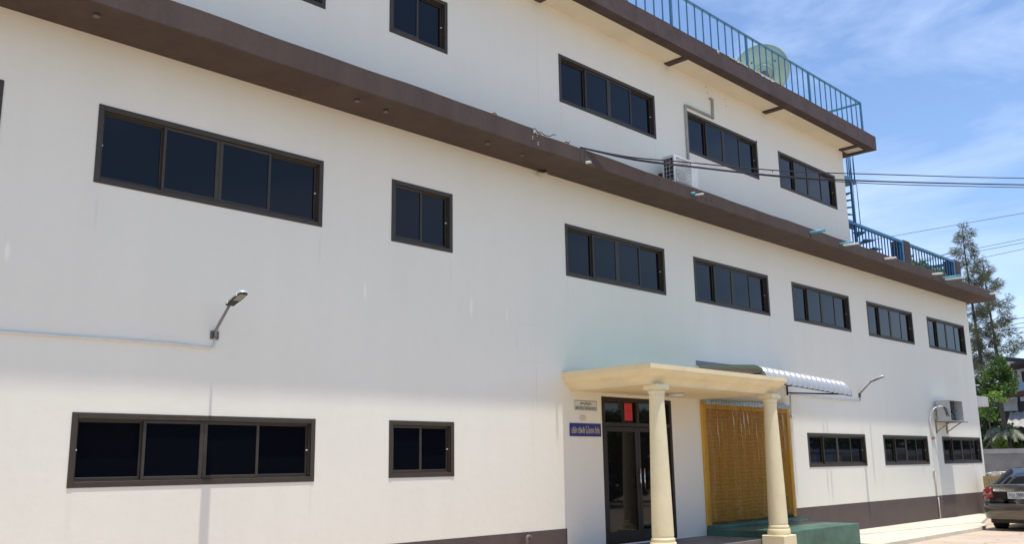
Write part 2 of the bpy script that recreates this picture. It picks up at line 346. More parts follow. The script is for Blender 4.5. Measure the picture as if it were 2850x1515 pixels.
for k in range(8):
    x = 23.43 - 4.0 * k
    rb.box(x, x + .17, -.4798, -.001, 9.852, 9.8815)
rb.box(24.0, 24.2, -.4798, 12.2, 9.853, 10.235); rb.box(23.67, 23.999, .0, .25, 9.80, 9.881)
obj('roof_beam', rb, BROWNR, bld)
obj('roof_slab', MB().box(X0, 23.999, -.4796, 12.2, 9.882, 10.21), CREAMW, bld)

def window(q, par=bld, latch=True, i=0):
    x0, x1, z0, z1, n = q; rnd = random.Random(int(x0 * 10 + z0 * 100))
    fr = MB(); t = .055; e = .008; a = .0025
    yo, yi = -.012, .11
    fr.bbox(x0 - e, x0 + t, yo, yi, z0 - e, z1 + e, .004); fr.bbox(x1 - t, x1 + e, yo, yi, z0 - e, z1 + e, .004)
    fr.bbox(x0 + t, x1 - t, yo + a, yi, z1 - t, z1 + e, .004); fr.bbox(x0 + t, x1 - t, yo + a, yi, z0 - e, z0 + t, .004)
    # inner rim ridge on the frame, second track
    fr.box(x0 + t, x1 - t, yo + .045, yo + .055, z1 - t - .022, z1 - t + .001); fr.box(x0 + t, x1 - t, yo + .045, yo + .055, z0 + t - .001, z0 + t + .018)
    fr.box(x0 + t - .001, x0 + t + .016, yo + .045, yo + .055, z0 + t, z1 - t); fr.box(x1 - t - .001 - .015, x1 - t + .001, yo + .045, yo + .055, z0 + t, z1 - t)
    w_ = obj('window', fr, FRAME, par)
    pn = MB(); s = .036; X = [x0 + t + (x1 - x0 - 2 * t) * k / n for k in range(n + 1)]
    bk = {2: (1,), 4: (0, 3)}[n]
    for k in range(n):
        sa = MB(); a0, a1 = X[k], X[k + 1]; back = k in bk
        y0 = .060 if back else .018; y1 = y0 + .028
        if back and n == 4: a0 -= (.02 if k == 3 else 0); a1 += (.02 if k == 0 else 0)
        za, zb = z0 + t + .002, z1 - t - .002
        c = .003
        sl = s + (.012 if n == 4 and k == 2 else 0); sr = s + (.012 if n == 4 and k == 1 else 0)
        sa.bbox(a0 + .001, a0 + sl, y0, y1, za, zb, c); sa.bbox(a1 - sr, a1 - .001, y0, y1, za, zb, c)
        sa.bbox(a0 + sl, a1 - sr, y0 + .001, y1, zb - s, zb, c); sa.bbox(a0 + sl, a1 - sr, y0 + .001, y1, za, za + s + .006, c)
        obj('sash', sa, FRAME, w_)
        j = (rnd.random() - .5) * .004; j2 = (rnd.random() - .5) * .004   # panes never sit quite parallel
        yy = y0 + .014
        pn.add([(a0 + sl - .002, yy + j, za + s), (a1 - sr + .002, yy - j, za + s), (a1 - sr + .002, yy - j + j2, zb - s + .002), (a0 + sl - .002, yy + j + j2, zb - s + .002)], [(0, 1, 2, 3)])
    obj('pane', pn, GLASS, w_)
    lt = MB(); zc = (z0 + z1) / 2
    if n == 4: lt.box(x0 + t + .004, x0 + t + .034, .048, .059, zc - .008, zc + .008)
    lt.box(x1 - t - .04, x1 - t - .012, .046, .059, zc - .008, zc + .010)
    pieces('latch', lt, PIPEW, w_)
    # dark void board behind so the recess never leaks
    w_['label'] = 'dark tinted sliding window with %s panes' % ('four' if n == 4 else 'two')
    return w_
for q in W + G + T: window(q)
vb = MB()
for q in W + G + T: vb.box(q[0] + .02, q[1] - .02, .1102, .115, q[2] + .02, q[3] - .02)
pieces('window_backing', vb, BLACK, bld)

# entrance door
dx0, dx1, dz0, dz1 = DOOR
d = MB(); t = .07; zt = 2.31; xm = 14.0
d.bbox(dx0 - .006, dx0 + t, -.012, .10, dz0 - .01, dz1 + .006, .004); d.bbox(dx1 - t, dx1 + .006, -.012, .10, dz0 - .01, dz1 + .006, .004)
d.bbox(dx0 + t, dx1 - t, -.009, .10, dz1 - t, dz1 + .006, .004); d.bbox(dx0 + t, dx1 - t, -.009, .10, zt, zt + .07, .004); d.bbox(xm - .035, xm + .035, -.007, .10, zt + .07, dz1 - t, .004)
d.bbox(dx0 + t, dx1 - t, .0, .10, dz0 - .01, dz0 + .012, .002)
door = obj('entrance_door', d, DFRAME, bld)
pieces('transom_pane', MB().add([(dx0 + t, .04, zt + .07), (xm - .035, .04, zt + .07), (xm - .035, .04, dz1 - t), (dx0 + t, .04, dz1 - t)], [(0, 1, 2, 3)]).add([(xm + .035, .04, zt + .07), (dx1 - t, .04, zt + .07), (dx1 - t, .04, dz1 - t), (xm + .035, .04, dz1 - t)], [(0, 1, 2, 3)]), GLASSD, door)
for a0, a1 in ((dx0 + t + .004, xm - .003), (xm + .003, dx1 - t - .004)):
    lf = MB(); s = .075
    lf.bbox(a0, a0 + s, .018, .058, dz0 + .014, zt - .004, .004); lf.bbox(a1 - s, a1, .018, .058, dz0 + .014, zt - .004, .004)
    lf.bbox(a0 + s, a1 - s, .020, .058, zt - .09, zt - .004, .004); lf.bbox(a0 + s, a1 - s, .020, .058, dz0 + .014, dz0 + .20, .004)
    lf.add([(a0 + s, .036, dz0 + .2), (a1 - s, .036, dz0 + .2), (a1 - s, .036, zt - .09), (a0 + s, .036, zt - .09)], [(0, 1, 2, 3)], mi=1)
    obj('door_leaf', lf, [DFRAME, GLASSD], door)
for xh in (13.955, 14.075):
    h = MB(); h.tube([(xh, -.045, 1.20), (xh, -.045, 1.57)], .013, 10); h.bar((xh, .02, 1.28), (xh, -.045, 1.28), .012, .012); h.bar((xh, .02, 1.50), (xh, -.045, 1.50), .012, .012)
    obj('door_handle', h, STEEL, door)
# yellow framed shutter doorway
sm = MB(); a0, a1, b0, b1 = SHUTD
sm.bbox(16.06, a0 + .02, -.035, .12, b0 - .02, 2.84, .004); sm.bbox(a1, 19.60, -.035, .12, b0 - .02, 2.84, .004); sm.bbox(a0 + .02, a1, -.032, .12, b1, 2.838, .004)
shd = obj('shutter_doorway', sm, YELLOW, bld)
sl = MB(); z = b0
while z < b1 - .001:
    z2 = min(z + .075, b1)
    sl.add([(a0, .10, z), (a1, .10, z), (a1, .10, z + .008), (a0, .10, z + .008), (a0, .082, z + .020), (a1, .082, z + .020), (a1, .082, z2 - .012), (a0, .082, z2 - .012), (a0, .10, z2), (a1, .10, z2)],
           [(0, 1, 2, 3), (3, 2, 5, 4), (4, 5, 6, 7), (7, 6, 9, 8)]); z = z2
obj('roller_shutter', sl, SHUT, shd)

# portico as a part of the building
PX0, PX1, PY = 11.93, 16.22, -1.84; PS = 2.885; PT = 3.19
prof = [(.19, PS), (.19, PS + .035), (.175, PS + .045), (.165, PS + .075), (.15, PS + .085), (.14, PS + .105), (.10, PS + .125), (.06, PS + .16), (.035, PS + .20), (.03, PS + .215), (.012, PS + .222), (0, PS + .235), (0, PT)]
pr = MB()
def ring(off, z): return [Vector((PX0 + off, -.001, z)), Vector((PX0 + off, PY + off, z)), Vector((PX1 - off, PY + off, z)), Vector((PX1 - off, -.001, z))]
b = 0
for off, z in prof: pr.v += ring(off, z)
for i in range(len(prof) - 1):
    for k in range(3): pr.face([b + i * 4 + k, b + i * 4 + k + 1, b + (i + 1) * 4 + k + 1, b + (i + 1) * 4 + k])
pr.face([0, 3, 2, 1])
e = (len(prof) - 1) * 4; pr.face([e, e + 1, e + 2, e + 3])
port = obj('portico', pr, PORT, bld)
obj('portico_top', MB().box(PX0 + .03, PX1 - .03, PY + .05, -.002, PT + .001, PT + .006), GREENP, port)
def column(cx, cy):
    c = MB(); s = .225
    c.bbox(cx - s, cx + s, cy - s, cy + s, -.079, .355, .012)
    c.lathe(cx, cy, [(.20, .354), (.205, .365), (.205, .45), (.195, .462)], 40)
    c.lathe(cx, cy, [(.175, .46), (.186, .475), (.188, .50), (.182, .52), (.168, .528), (.166, .54), (.171, .55)] + [(.171 - .052 * (((k) / 12) ** 1.15), .56 + (2.66 - .56) * k / 12) for k in range(13)] + [(.120, 2.68), (.131, 2.69), (.133, 2.70), (.124, 2.715), (.124, 2.74), (.135, 2.76), (.155, 2.80)], 48)
    c.bbox(cx - .15, cx + .15, cy - .15, cy + .15, 2.80, PS + .002, .01)
    return obj('column', c, PORTF, port)
column(12.36, -1.62); column(15.92, -1.62)
# porch floor and green loading step
obj('porch_floor', MB().box(11.97, 16.045, -1.38, .12, -.079, .27), PORCHM, bld)
gs = MB()
gs.bbox(16.05, 19.02, -1.71, -.0005, -.079, .40, .014); gs.bbox(16.07, 19.6, -.30, .10, .395, .458, .01)
obj('loading_step', gs, GREENB, bld)
# small concrete stub of the next roof beyond the end wall
obj('concrete_beam', MB().box(XE, 33.75, .25, 1.0, 3.34, 3.66), mat('beam_grey', (.45, .44, .41), .8, var=.1), bld)
# dark holes and drips on the ledge face
hl = MB()
for x, z in ((11.68, 6.68), (15.49, 6.765), (15.65, 6.765), (15.87, 6.68), (31.15, 6.775), (31.26, 6.77)):
    hl.tube([(x, -.785, z), (x, -.7945, z)], .022, 10)
pieces('drain_hole', hl, BLACK, bld)
ah = MB()
for x, z, r in ((19.05, 9.02, .035), (17.0, 9.8, .014), (17.05, 9.68, .014), (17.75, 9.72, .013), (17.8, 9.58, .012), (19.6, 8.45, .012), (19.72, 8.44, .02)):
    ah.tube([(x, .01, z), (x, -.003, z)], r, 9)
pieces('anchor_hole', ah, BLACK, bld)

# ------------------------------------------------------------------ railings
def roof_rail():
    t = thing('roof_railing', (12, -.62, 10.22), 'faded turquoise steel railing along the top roof edge', 'railing')
    y = -.62; zt = 11.08
    obj('top_rail', MB().bbox(2.0, 23.67, y - .024, y + .024, zt - .03, zt + .015, .004).bbox(23.62, 23.667, y + .025, 4.5, zt - .031, zt + .014, .004), BLUET, t)
    px = [23.64 - 2.93 * k for k in range(8)]; pz = MB()
    ys = [.15 + .15, 2.2]
    for x in px: obj('post', MB().box(x - .026, x + .026, y - .022, y + .022, 10.2, zt - .03), BLUET, t)
    for q in (.3, 1.5, 2.9, 4.4): obj('post', MB().box(23.62, 23.666, q - .025, q + .025, 10.2, zt - .032), BLUET, t)
    cnt = 0
    for k, x in enumerate(px[:-1]):
        for j in range(1, 10):
            xb = x - .293 * j; cnt += 1
            if cnt > 50: break
            obj('baluster', MB().box(xb - .011, xb + .011, y - .011, y + .011, 10.2, zt - .03), BLUET, t)
    for yb in (-.36, -.1, .56, .82, 1.08, 1.9, 2.3): obj('baluster', MB().box(23.632, 23.654, yb - .011, yb + .011, 10.2, zt - .031), BLUET, t)
    br = MB().tube([(23.64, .14, 10.95), (23.64, .06, 10.86), (23.64, -.02, 10.80), (23.64, -.03, 10.70)], .012, 6)
    obj('brace', br, BLUET, t)
roof_rail()
def terrace_rail(x0, x1, n, label, endpost=True):
    t = thing('terrace_railing', ((x0 + x1) / 2, .05, 6.92), label, 'railing', 'blue terrace railings')
    zt = 7.96
    obj('top_rail', MB().bbox(x0, x1, .01, .09, zt - .085, zt, .005), BLUE, t)
    for k in range(n):
        x = x0 + .08 + (x1 - .25 - x0 - .08) * k / (n - 1); obj('baluster', MB().box(x - .013, x + .013, .036, .062, 6.9, zt - .086), BLUE, t)
    obj('post', MB().box(x1 - .15, x1 - .03, .01, .07, 6.9, zt - .086), BLUE, t)
    return t
terrace_rail(23.66, 27.29, 17, 'blue barred railing between the top storey wall and the first brown pillar')
terrace_rail(27.74, 31.37, 16, 'blue barred railing section at the far end, between the two brown pillars')
def pillar(x0, x1, label):
    m_ = MB().bbox(x0, x1, .002, .40, 6.90, 7.995, .012); return tag(obj('pillar', m_, BROWN, None, (x0, 0, 6.9)), label, 'pillar', 'brown terrace pillars')
pillar(27.30, 27.73, 'square brown pillar in the middle of the blue terrace railing'); pillar(31.38, 31.82, 'square brown pillar at the far corner of the ledge')
t = thing('side_railing', (31.6, 2.5, 6.9), 'blue railing running back along the far end of the terrace', 'railing', 'blue terrace railings')
obj('top_rail', MB().bbox(31.56, 31.64, .42, 5, 7.87, 7.955, .005), BLUE, t)
for k in range(24): obj('baluster', MB().box(31.587, 31.613, .55 + .18 * k, .576 + .18 * k, 6.9, 7.87), BLUE, t)
# spiral stair
def stair():
    t = thing('spiral_staircase', (25.0, .42, 6.9), 'blue steel spiral staircase at the end of the top storey', 'staircase')
    cx, cy = 25.0, .42
    obj('centre_pole', MB().tube([(cx, cy, 6.9), (cx, cy, 10.22)], .045, 12), BLUE, t)
    z = 7.12; k = 0; an = 300.
    hand = []
    while z < 9.3:
        a = R(an); b_ = R(an - 30); tr = MB(); r0, r1 = .04, .66
        P = [(cx + r0 * math.cos(a), cy + r0 * math.sin(a)), (cx + r1 * math.cos(a), cy + r1 * math.sin(a)), (cx + r1 * math.cos(b_), cy + r1 * math.sin(b_)), (cx + r0 * math.cos(b_), cy + r0 * math.sin(b_))]
        tr.prism(P[::-1], z - .035, z); obj('tread', tr, BLUE, t)
        z += .22; an -= 24; k += 1
    obj('landing', MB().box(24.2, 25.07, .30, 1.1, 9.30, 9.42), BLUE, t)
    for x, y in ((25.05, .33), (24.82, .32), (24.6, .32)): obj('post', MB().tube([(x, y, 9.3), (x, y, 10.3)], .016 if x < 25 else .02, 6), BLUE, t)
    obj('post', MB().tube([(24.78, .30, 6.9), (24.78, .30, 9.3)], .012, 6), BLUE, t)
    obj('post', MB().tube([(25.16, .33, 7.9), (25.14, .33, 9.4)], .012, 6), BLUE, t)
stair()

# ------------------------------------------------------------------ satellite dish
def dish():
    c = Vector((21.50, 1.0, 11.76)); Rr = .75; ax = Vector((.56, .55, .62)).normalized()   # pointing away and up
    t = thing('satellite_dish', (21.7, 1.35, 10.22), 'large pale green satellite dish seen from behind on the roof', 'satellite dish')
    u = ax.cross(Vector((0, 0, 1))).normalized(); v = u.cross(ax)
    m_ = MB(); rings = 9; seg = 48
    def P(r, a, off=0): return c + (u * math.cos(a) + v * math.sin(a)) * r + ax * (.28 * (r / Rr) ** 2 + off)
    for off in (0, -.025):
        b = len(m_.v)
        for i in range(rings + 1):
            for k in range(seg): m_.v.append(P(.02 + (Rr - .02) * i / rings, 2 * math.pi * k / seg, off))
        for i in range(rings):
            for k in range(seg):
                k2 = (k + 1) % seg; q = [b + i * seg + k, b + i * seg + k2, b + (i + 1) * seg + k2, b + (i + 1) * seg + k]; m_.face(q if off == 0 else q[::-1], True)
    n = (rings + 1) * seg; o = rings * seg
    for k in range(seg): m_.face([o + k, o + (k + 1) % seg, n + o + (k + 1) % seg, n + o + k])
    rim = [P(Rr, 2 * math.pi * k / seg, -.012) for k in range(seg + 1)]; m_.tube(rim, .022, 6, cap=False)
    obj('reflector', m_, DISH, t)
    rg = [P(.27, 2 * math.pi * k / 32, -.055) for k in range(33)]
    obj('mount_ring', MB().tube(rg, .028, 8, cap=False), DISH, t)
    hb = MB().tube([c - ax * .03, c - ax * .16], .11, 14).box(c.x - .16, c.x + .02, c.y - .16, c.y + .02, c.z - .30, c.z - .05)
    obj('bracket', hb, GREYM, t)
    obj('mast', MB().tube([(c.x - .07, c.y - .07, 10.2), (c.x - .07, c.y - .07, c.z - .1)], .05, 12), GREYM, t)
    bl = MB()
    for a in (.9, 2.4, 3.9, 5.3): p = P(.45, a, -.026); bl.tube([p, p - ax * .02], .02, 8)
    pieces('bolt', bl, BLACK, t)
    obj('feed_arm', MB().tube([P(.7, 4.7, .02), c + ax * .75], .014, 6).tube([c + ax * .70, c + ax * .84], .05, 10), GREYM, t)
dish()

# ------------------------------------------------------------------ air conditioners
def ac_upper():
    t = thing('air_conditioner', (15.27, -.37, 6.95), 'white outdoor air conditioner standing on the brown ledge with grille at the side', 'air conditioner')
    x0, x1, y0, y1, z0, z1 = 14.86, 15.70, -.50, -.22, 7.06, 7.62
    bd = MB().bbox(x0 + .02, x1, y0, y1, z0, z1, .012); bd.bbox(x0, x0 + .03, y0, y0 + .03, z0, z1, .006).bbox(x0, x0 + .03, y1 - .03, y1, z0, z1, .006).box(x0, x0 + .03, y0 + .03, y1 - .03, z1 - .05, z1 - .002).box(x0, x0 + .03, y0 + .03, y1 - .03, z0 + .002, z0 + .04)
    obj('casing', bd, WHITEM, t)
    gr = MB().box(x0 + .012, x0 + .019, y0 + .03, y1 - .03, z0 + .04, z1 - .05)
    obj('coil', gr, FRAMED, t)
    g2 = MB()
    for k in range(6): zz = z0 + .08 + k * .085; g2.box(x0 + .002, x0 + .010, y0 + .03, y1 - .03, zz, zz + .006)
    for k in range(2): yy = y0 + .11 + k * .08; g2.box(x0 + .003, x0 + .009, yy, yy + .006, z0 + .04, z1 - .05)
    obj('side_grille', g2, WHITEM, t)
    fg = MB(); cx, cz = x0 + .30, (z0 + z1) / 2
    fg.box(x0 + .05, x0 + .57, y0 - .006, y0 + .002, z0 + .035, z1 - .045)
    obj('fan_panel', fg, mat('dusty_grille', (.42, .41, .385), .7, var=.2, vscale=60, vstretch=(1, 1, 3)), t)
    rn = MB()
    for r in (.06, .11, .16, .21, .245): rn.tube([(cx + r * math.cos(2 * math.pi * k / 28), y0 - .010, cz + r * math.sin(2 * math.pi * k / 28)) for k in range(29)], .0035, 5, cap=False)
    for k in range(8): a = math.pi * k / 8; rn.bar((cx - .245 * math.cos(a), y0 - .010, cz - .245 * math.sin(a)), (cx + .245 * math.cos(a), y0 - .010, cz + .245 * math.sin(a)), .004, .004)
    rn.tube([(x0 + .04, y0 - .008, z0 + .03), (x0 + .58, y0 - .008, z0 + .03), (x0 + .58, y0 - .008, z1 - .04), (x0 + .04, y0 - .008, z1 - .04), (x0 + .04, y0 - .008, z0 + .03)], .007, 5)
    obj('fan_guard', rn, WHITEM, t)
    obj('badge', MB().box(x1 - .19, x1 - .08, y0 - .002, y0 + .002, z1 - .13, z1 - .105), mat('orange_badge', (.75, .38, .18), .5), t)
    ft = MB()
    for x in (x0 + .12, x1 - .16): ft.box(x, x + .06, y0 + .01, y1 + .02, 6.92, z0 + .004)
    pieces('foot', ft, BLACK, t)
    obj('valve_cover', MB().bbox(x0 - .02, x0 + .015, y1 + .01, y1 + .10, z0 + .05, z0 + .24, .006), FRAMED, t)
ac_upper()
def ac_lower():
    t = thing('air_conditioner', (28.7, -.03, 2.4), 'grey boxy air conditioner on a wall bracket above the farthest ground floor window', 'air conditioner')
    x0, x1, y0, y1, z0, z1 = 28.19, 29.22, -.47, -.10, 2.715, 3.32; e = .018
    c = MB().bbox(x0, x0 + e, y0, y1, z0, z1, .003).bbox(x1 - e, x1, y0, y1, z0, z1, .003).box(x0 + e, x1 - e, y0 + .002, y1, z1 - e, z1 - .001).box(x0 + e, x1 - e, y0 + .002, y1, z0 + .001, z0 + e).box(x0 + e, x1 - e, y1 - e, y1 - .001, z0 + e, z1 - e)
    obj('casing', c, GREYBOX, t)
    obj('coil', MB().box(x0 + e, x1 - .2, y0 + .16, y0 + .17, z0 + e, z1 - e), BLACK, t)
    f = MB(); cx, cz = (x0 + x1) / 2 - .1, (z0 + z1) / 2; yy = y0 + .09
    for k in range(5):
        a = 2 * math.pi * k / 5 + .3; vs = []
        for rr, wd, dy in ((.05, .04, 0), (.15, .075, .012), (.235, .085, .02)):
            for sgn in (-1, 1): vs.append((cx + rr * math.cos(a) - sgn * wd * math.sin(a), yy + sgn * (.018 + dy), cz + rr * math.sin(a) + sgn * wd * math.cos(a)))
        vs2 = [(x, y + .006, z) for x, y, z in vs]
        f.add(vs + vs2, [(0, 1, 3, 2), (2, 3, 5, 4), (7, 6, 8, 9), (9, 8, 10, 11), (0, 6, 7, 1), (4, 5, 11, 10), (0, 2, 8, 6), (2, 4, 10, 8), (1, 7, 9, 3), (3, 9, 11, 5)])
    f.tube([(cx, yy - .03, cz), (cx, yy + .05, cz)], .055, 16)
    obj('fan', f, BLACK, t)
    b = MB()
    for k in range(9):
        a = 2 * math.pi * k / 9; b.tube([(cx + .09 * math.cos(a), y0 + .10, cz + .09 * math.sin(a)), (cx + .20 * math.cos(a + .3), y0 + .06, cz + .20 * math.sin(a + .3)), (cx + .26 * math.cos(a + .2), y0 + .12, cz + .24 * math.sin(a + .2))], .006, 5)
    obj('wiring', b, mat('grey_wire', (.2, .2, .21), .4), t)
    s = MB()
    for x in (28.24, 29.05):
        s.bar((x, -.017, 2.38), (x, -.017, 2.76), .035, .03); s.bar((x, -.004, 2.70), (x, -.56, 2.70), .03, .03); s.bar((x, -.02, 2.43), (x, -.44, 2.695), .025, .025)
    s.box(28.2, 29.2, -.58, -.545, 2.683, 2.713)
    obj('bracket', s, mat('weathered_bracket', (.26, .22, .17), .7, var=.2), t)
    obj('power_lead', MB().tube([(28.17, -.30, 3.12), (28.165, -.38, 3.06), (28.16, -.40, 2.92), (28.17, -.44, 2.84)], .012, 6).tube([(28.17, -.30, 3.12), (28.165, -.35, 3.0), (28.165, -.37, 2.88), (28.17, -.37, 2.86)], .011, 6), CABLE, t)
ac_lower()
tag(obj('hose', MB().tube([(28.19, -.28, 3.12), (28.1, -.24, 3.14), (27.95, -.14, 3.10), (27.82, -.06, 2.95), (27.76, -.03, 2.75), (27.76, -.03, 2.55), (27.83, -.03, 2.38), (27.98, -.03, 2.27), (28.06, -.02, 2.25)], .020, 10), PIPEW, None, (28, 0, 2.3)), 'thick cream hose looping from the lower air conditioner down the wall', 'hose')
dp = thing('drain_pipe', (27.8, -.03, 0), 'thin brown drain pipe down the lower wall with white capped joint', 'pipe')
obj('pipe', MB().tube([(27.80, -.03, .60), (27.80, -.03, .0)], .022, 8).tube([(27.73, -.03, 1.32), (27.73, -.03, .63)], .02, 8), mat('pinkish_pipe', (.55, .47, .41), .6), dp)
obj('cap', MB().tube([(27.64, -.03, 1.34), (27.80, -.03, 1.335)], .02, 8), PIPEW, dp)
tag(obj('junction_box', MB().bbox(27.84, 27.97, -.045, -.001, 2.20, 2.26, .006), mat('rusty_box', (.45, .20, .09), .7), None, (27.9, 0, 2.2)), 'small rust coloured outlet at the foot of the cream hose', 'outlet')

# ------------------------------------------------------------------ wall lamps
def wall_lamp(x, label):
    z = 3.265; t = thing('wall_lamp', (x, 0, z), label, 'lamp', 'street style lamps on the wall')
    obj('bracket', MB().box(x - .055, x - .018, -.012, -.0005, z - .05, z + .05).box(x + .018, x + .055, -.012, -.0005, z - .05, z + .05).bbox(x - .016, x + .016, -.04, -.0005, z - .035, z + .06, .004), GREYM, t)
    path = [(x, -.028, z - .03), (x, -.028, z + .03), (x, -.038, z + .055), (x, -.062, z + .085), (x, -.35, z + .345)]
    obj('arm', MB().tube(path, .018, 10), ALU if False else mat('lamp_arm', (.22, .205, .185), .5, metal=.3), t)
    # head: rounded slab tilted along the arm
    d = Vector((0, -.955, .295)).normalized(); s = Vector((1, 0, 0)); n = s.cross(d)    # n points up
    if n.z < 0: n = -n
    o = Vector((x, -.33, z + .33)); s = s * .68
    out = [(-.075, 0), (-.085, .02), (-.09, .20), (-.085, .33), (-.06, .355), (0, .368), (.06, .355), (.085, .33), (.09, .20), (.085, .02), (.075, 0)]
    h = MB(); b = 0; nn = len(out)
    for k, (sc_, hh) in enumerate(((1, 0), (1.0, .016), (.93, .034), (.75, .046))):
        for a, c in out: h.v.append(o + s * a * sc_ + d * (.18 + (c - .18) * sc_) + n * hh)
    for k in range(3):
        for i in range(nn): j = (i + 1) % nn; h.face([k * nn + i, k * nn + j, (k + 1) * nn + j, (k + 1) * nn + i], True)
    h.face([3 * nn + i for i in range(nn)]); 
    for q in (.06, .12, .18, .24, .30): h.bar(o + d * q + n * .048 - s * .05, o + d * q + n * .048 + s * .05, .012, .012)
    obj('head', h, mat('lamp_head_grey', (.6, .62, .63), .35, metal=.3), t)
    f = MB(); f.v = [o + s * a + d * c - n * .002 for a, c in out]; f.face(list(range(nn))); f.v += [o + s * a + d * c - n * .010 for a, c in out]; f.face([nn + i for i in range(nn)][::-1])
    for i in range(nn): j = (i + 1) % nn; f.face([i, j, nn + j, nn + i])
    obj('face_plate', f, BLACK, t)
    l_ = MB(); a0, a1, c0, c1 = -.062, .062, .16, .325
    P = lambda a, c, e: o + s * a + d * c - n * e
    l_.add([P(a0, c0, .0105), P(a1, c0, .0105), P(a1, c1, .0105), P(a0, c1, .0105), P(a0, c0, .014), P(a1, c0, .014), P(a1, c1, .014), P(a0, c1, .014)], [(4, 5, 6, 7), (0, 1, 5, 4), (1, 2, 6, 5), (2, 3, 7, 6), (3, 0, 4, 7)])
    obj('lens', l_, mat('lens', (.26, .26, .22), .3), t)
    led = MB()
    for i in range(5):
        for j in range(6):
            c = P(-.048 + .024 * i, .178 + .026 * j, .0142); led.tube([c, c - n * .005], .007, 6)
    obj('led_array', led, mat('led', (.42, .41, .33), .3), t)
    cl = MB()
    for a in (-.09, .09):
        for c in (.06, .28): p = P(a, c, -.005); cl.bar(p + n * .012, p - n * .016, .016, .02)
    pieces('clip', cl, WHITEP, t)
wall_lamp(5.565, 'street style lamp on a bent arm above the large left ground window')
wall_lamp(23.36, 'street style lamp on a bent arm to the right of the corrugated awning')
def conduit(name, pts, r, m_, label, cat):
    return tag(obj(name, MB().tube(pts, r, 8), m_, None, pts[0]), label, cat)
pts = [(x, -.02 - .003 * math.sin(x * 3), 3.105 + .012 * math.sin(x * 1.4 + .6)) for x in [-3.9 + .45 * k for k in range(21)]] + [(5.45, -.022, 3.10), (5.53, -.022, 3.105), (5.562, -.022, 3.13), (5.566, -.022, 3.22)]
conduit('conduit', pts, .0125, PIPEW, 'white cable conduit leading from the left edge to the left lamp', 'conduit')
pts = [(19.72, -.015, 2.66), (19.75, -.015, 3.12), (19.80, -.02, 3.145), (20.6, -.02, 3.13), (21.6, -.03, 3.115), (22.6, -.02, 3.115), (23.3, -.02, 3.12), (23.355, -.02, 3.14), (23.36, -.02, 3.22)]
conduit('conduit', pts, .015, PIPEW, 'white cable conduit from under the awning to the right lamp', 'conduit')
tag(obj('outlet_box', MB().bbox(19.66, 19.79, -.06, -.001, 2.60, 2.69, .01), WHITEP, None, (19.7, 0, 2.6)), 'small white box hanging beside the yellow doorway frame', 'outlet')
tk = MB(); a = .02
tk.bar((16.10, -.022, 7.6), (16.10, -.022, 9.13), .055, .04); tk.bar((16.13, -.022, 9.12), (17.17, -.022, 9.12), .055, .04); tk.bar((17.17, -.022, 9.094), (17.19, -.022, 9.57), .055, .04); tk.bar((17.08, -.022, 9.55), (17.165, -.022, 9.55), .045, .035)
tag(obj('cable_trunking', tk, mat('dirty_trunking', (.34, .33, .30), .7, var=.2, dirt=.4), None, (16.1, 0, 7.6)), 'grey cable trunking bent around the corner of a top storey window', 'trunking')

# ------------------------------------------------------------------ pipes through the ledge
for x, z, ln, r, m_, lab in [(11.80, 6.685, .10, .022, PIPEW, 'short grey pipe stub just below where the black cables start'), (14.97, 6.775, .09, .026, PIPEB, 'short blue pipe stub under the upper air conditioner'),
        (15.11, 6.77, .18, .017, PIPEW, 'white pipe next to the short blue stub under the upper air conditioner'), (19.78, 6.80, .36, .030, PIPEB, 'long blue pipe alone on the ledge below the last top storey window'),
        (21.28, 6.77, .34, .024, PIPEB, 'green blue pipe of the pair near the top storey wall corner'), (21.48, 6.765, .38, .024, PIPEW, 'white pipe of the pair near the top storey wall corner'),
        (23.85, 6.78, .30, .026, PIPEW, 'white pipe alone under the first blue railing section'), (27.05, 6.80, .28, .026, PIPEW, 'white pipe alone before the far pair, below the trailing leaves'),
        (27.86, 6.80, .50, .032, PIPEB, 'blue pipe of the far pair under the second railing section'), (28.02, 6.775, .50, .026, PIPEW, 'white pipe of the far pair under the second railing section'),
        (31.82, 6.80, .36, .026, PIPEW, 'white pipe at the far corner of the ledge')]:
    mb = MB(); y0 = -.79; y1 = y0 - ln; seg = 14; b = 0
    for rr in (r, r * .82):
        for y in (y0 + .03, y1):
            for k in range(seg): an = 2 * math.pi * k / seg; mb.v.append(Vector((x + rr * math.cos(an), y, z + rr * math.sin(an) - .015 * (y == y1))))
    for k in range(seg):
        k2 = (k + 1) % seg; mb.face([k, k2, seg + k2, seg + k], True); mb.face([2 * seg + k, 3 * seg + k, 3 * seg + k2, 2 * seg + k2], True); mb.face([seg + k, seg + k2, 3 * seg + k2, 3 * seg + k])
    tag(obj('drain_pipe', mb, m_, None, (x, y0, z)), lab, 'pipe', 'drain pipes sticking out of the ledge')
st = MB()
for x, z0 in ((14.97, 6.745), (15.11, 6.75), (19.79, 6.77), (21.28, 6.745), (21.48, 6.74), (23.85, 6.75), (27.05, 6.77), (27.9, 6.76), (11.66, 6.93), (11.78, 6.93), (28.0, 6.75)):
    zz = 6.655; st.add([(x - .018, -.7932, z0), (x + .018, -.7932, z0), (x + .011, -.7932, zz), (x - .012, -.7932, zz)], [(0, 3, 2, 1)])
pieces('drip_stain', st, mat('stain', (.055, .045, .04), .8), bld)
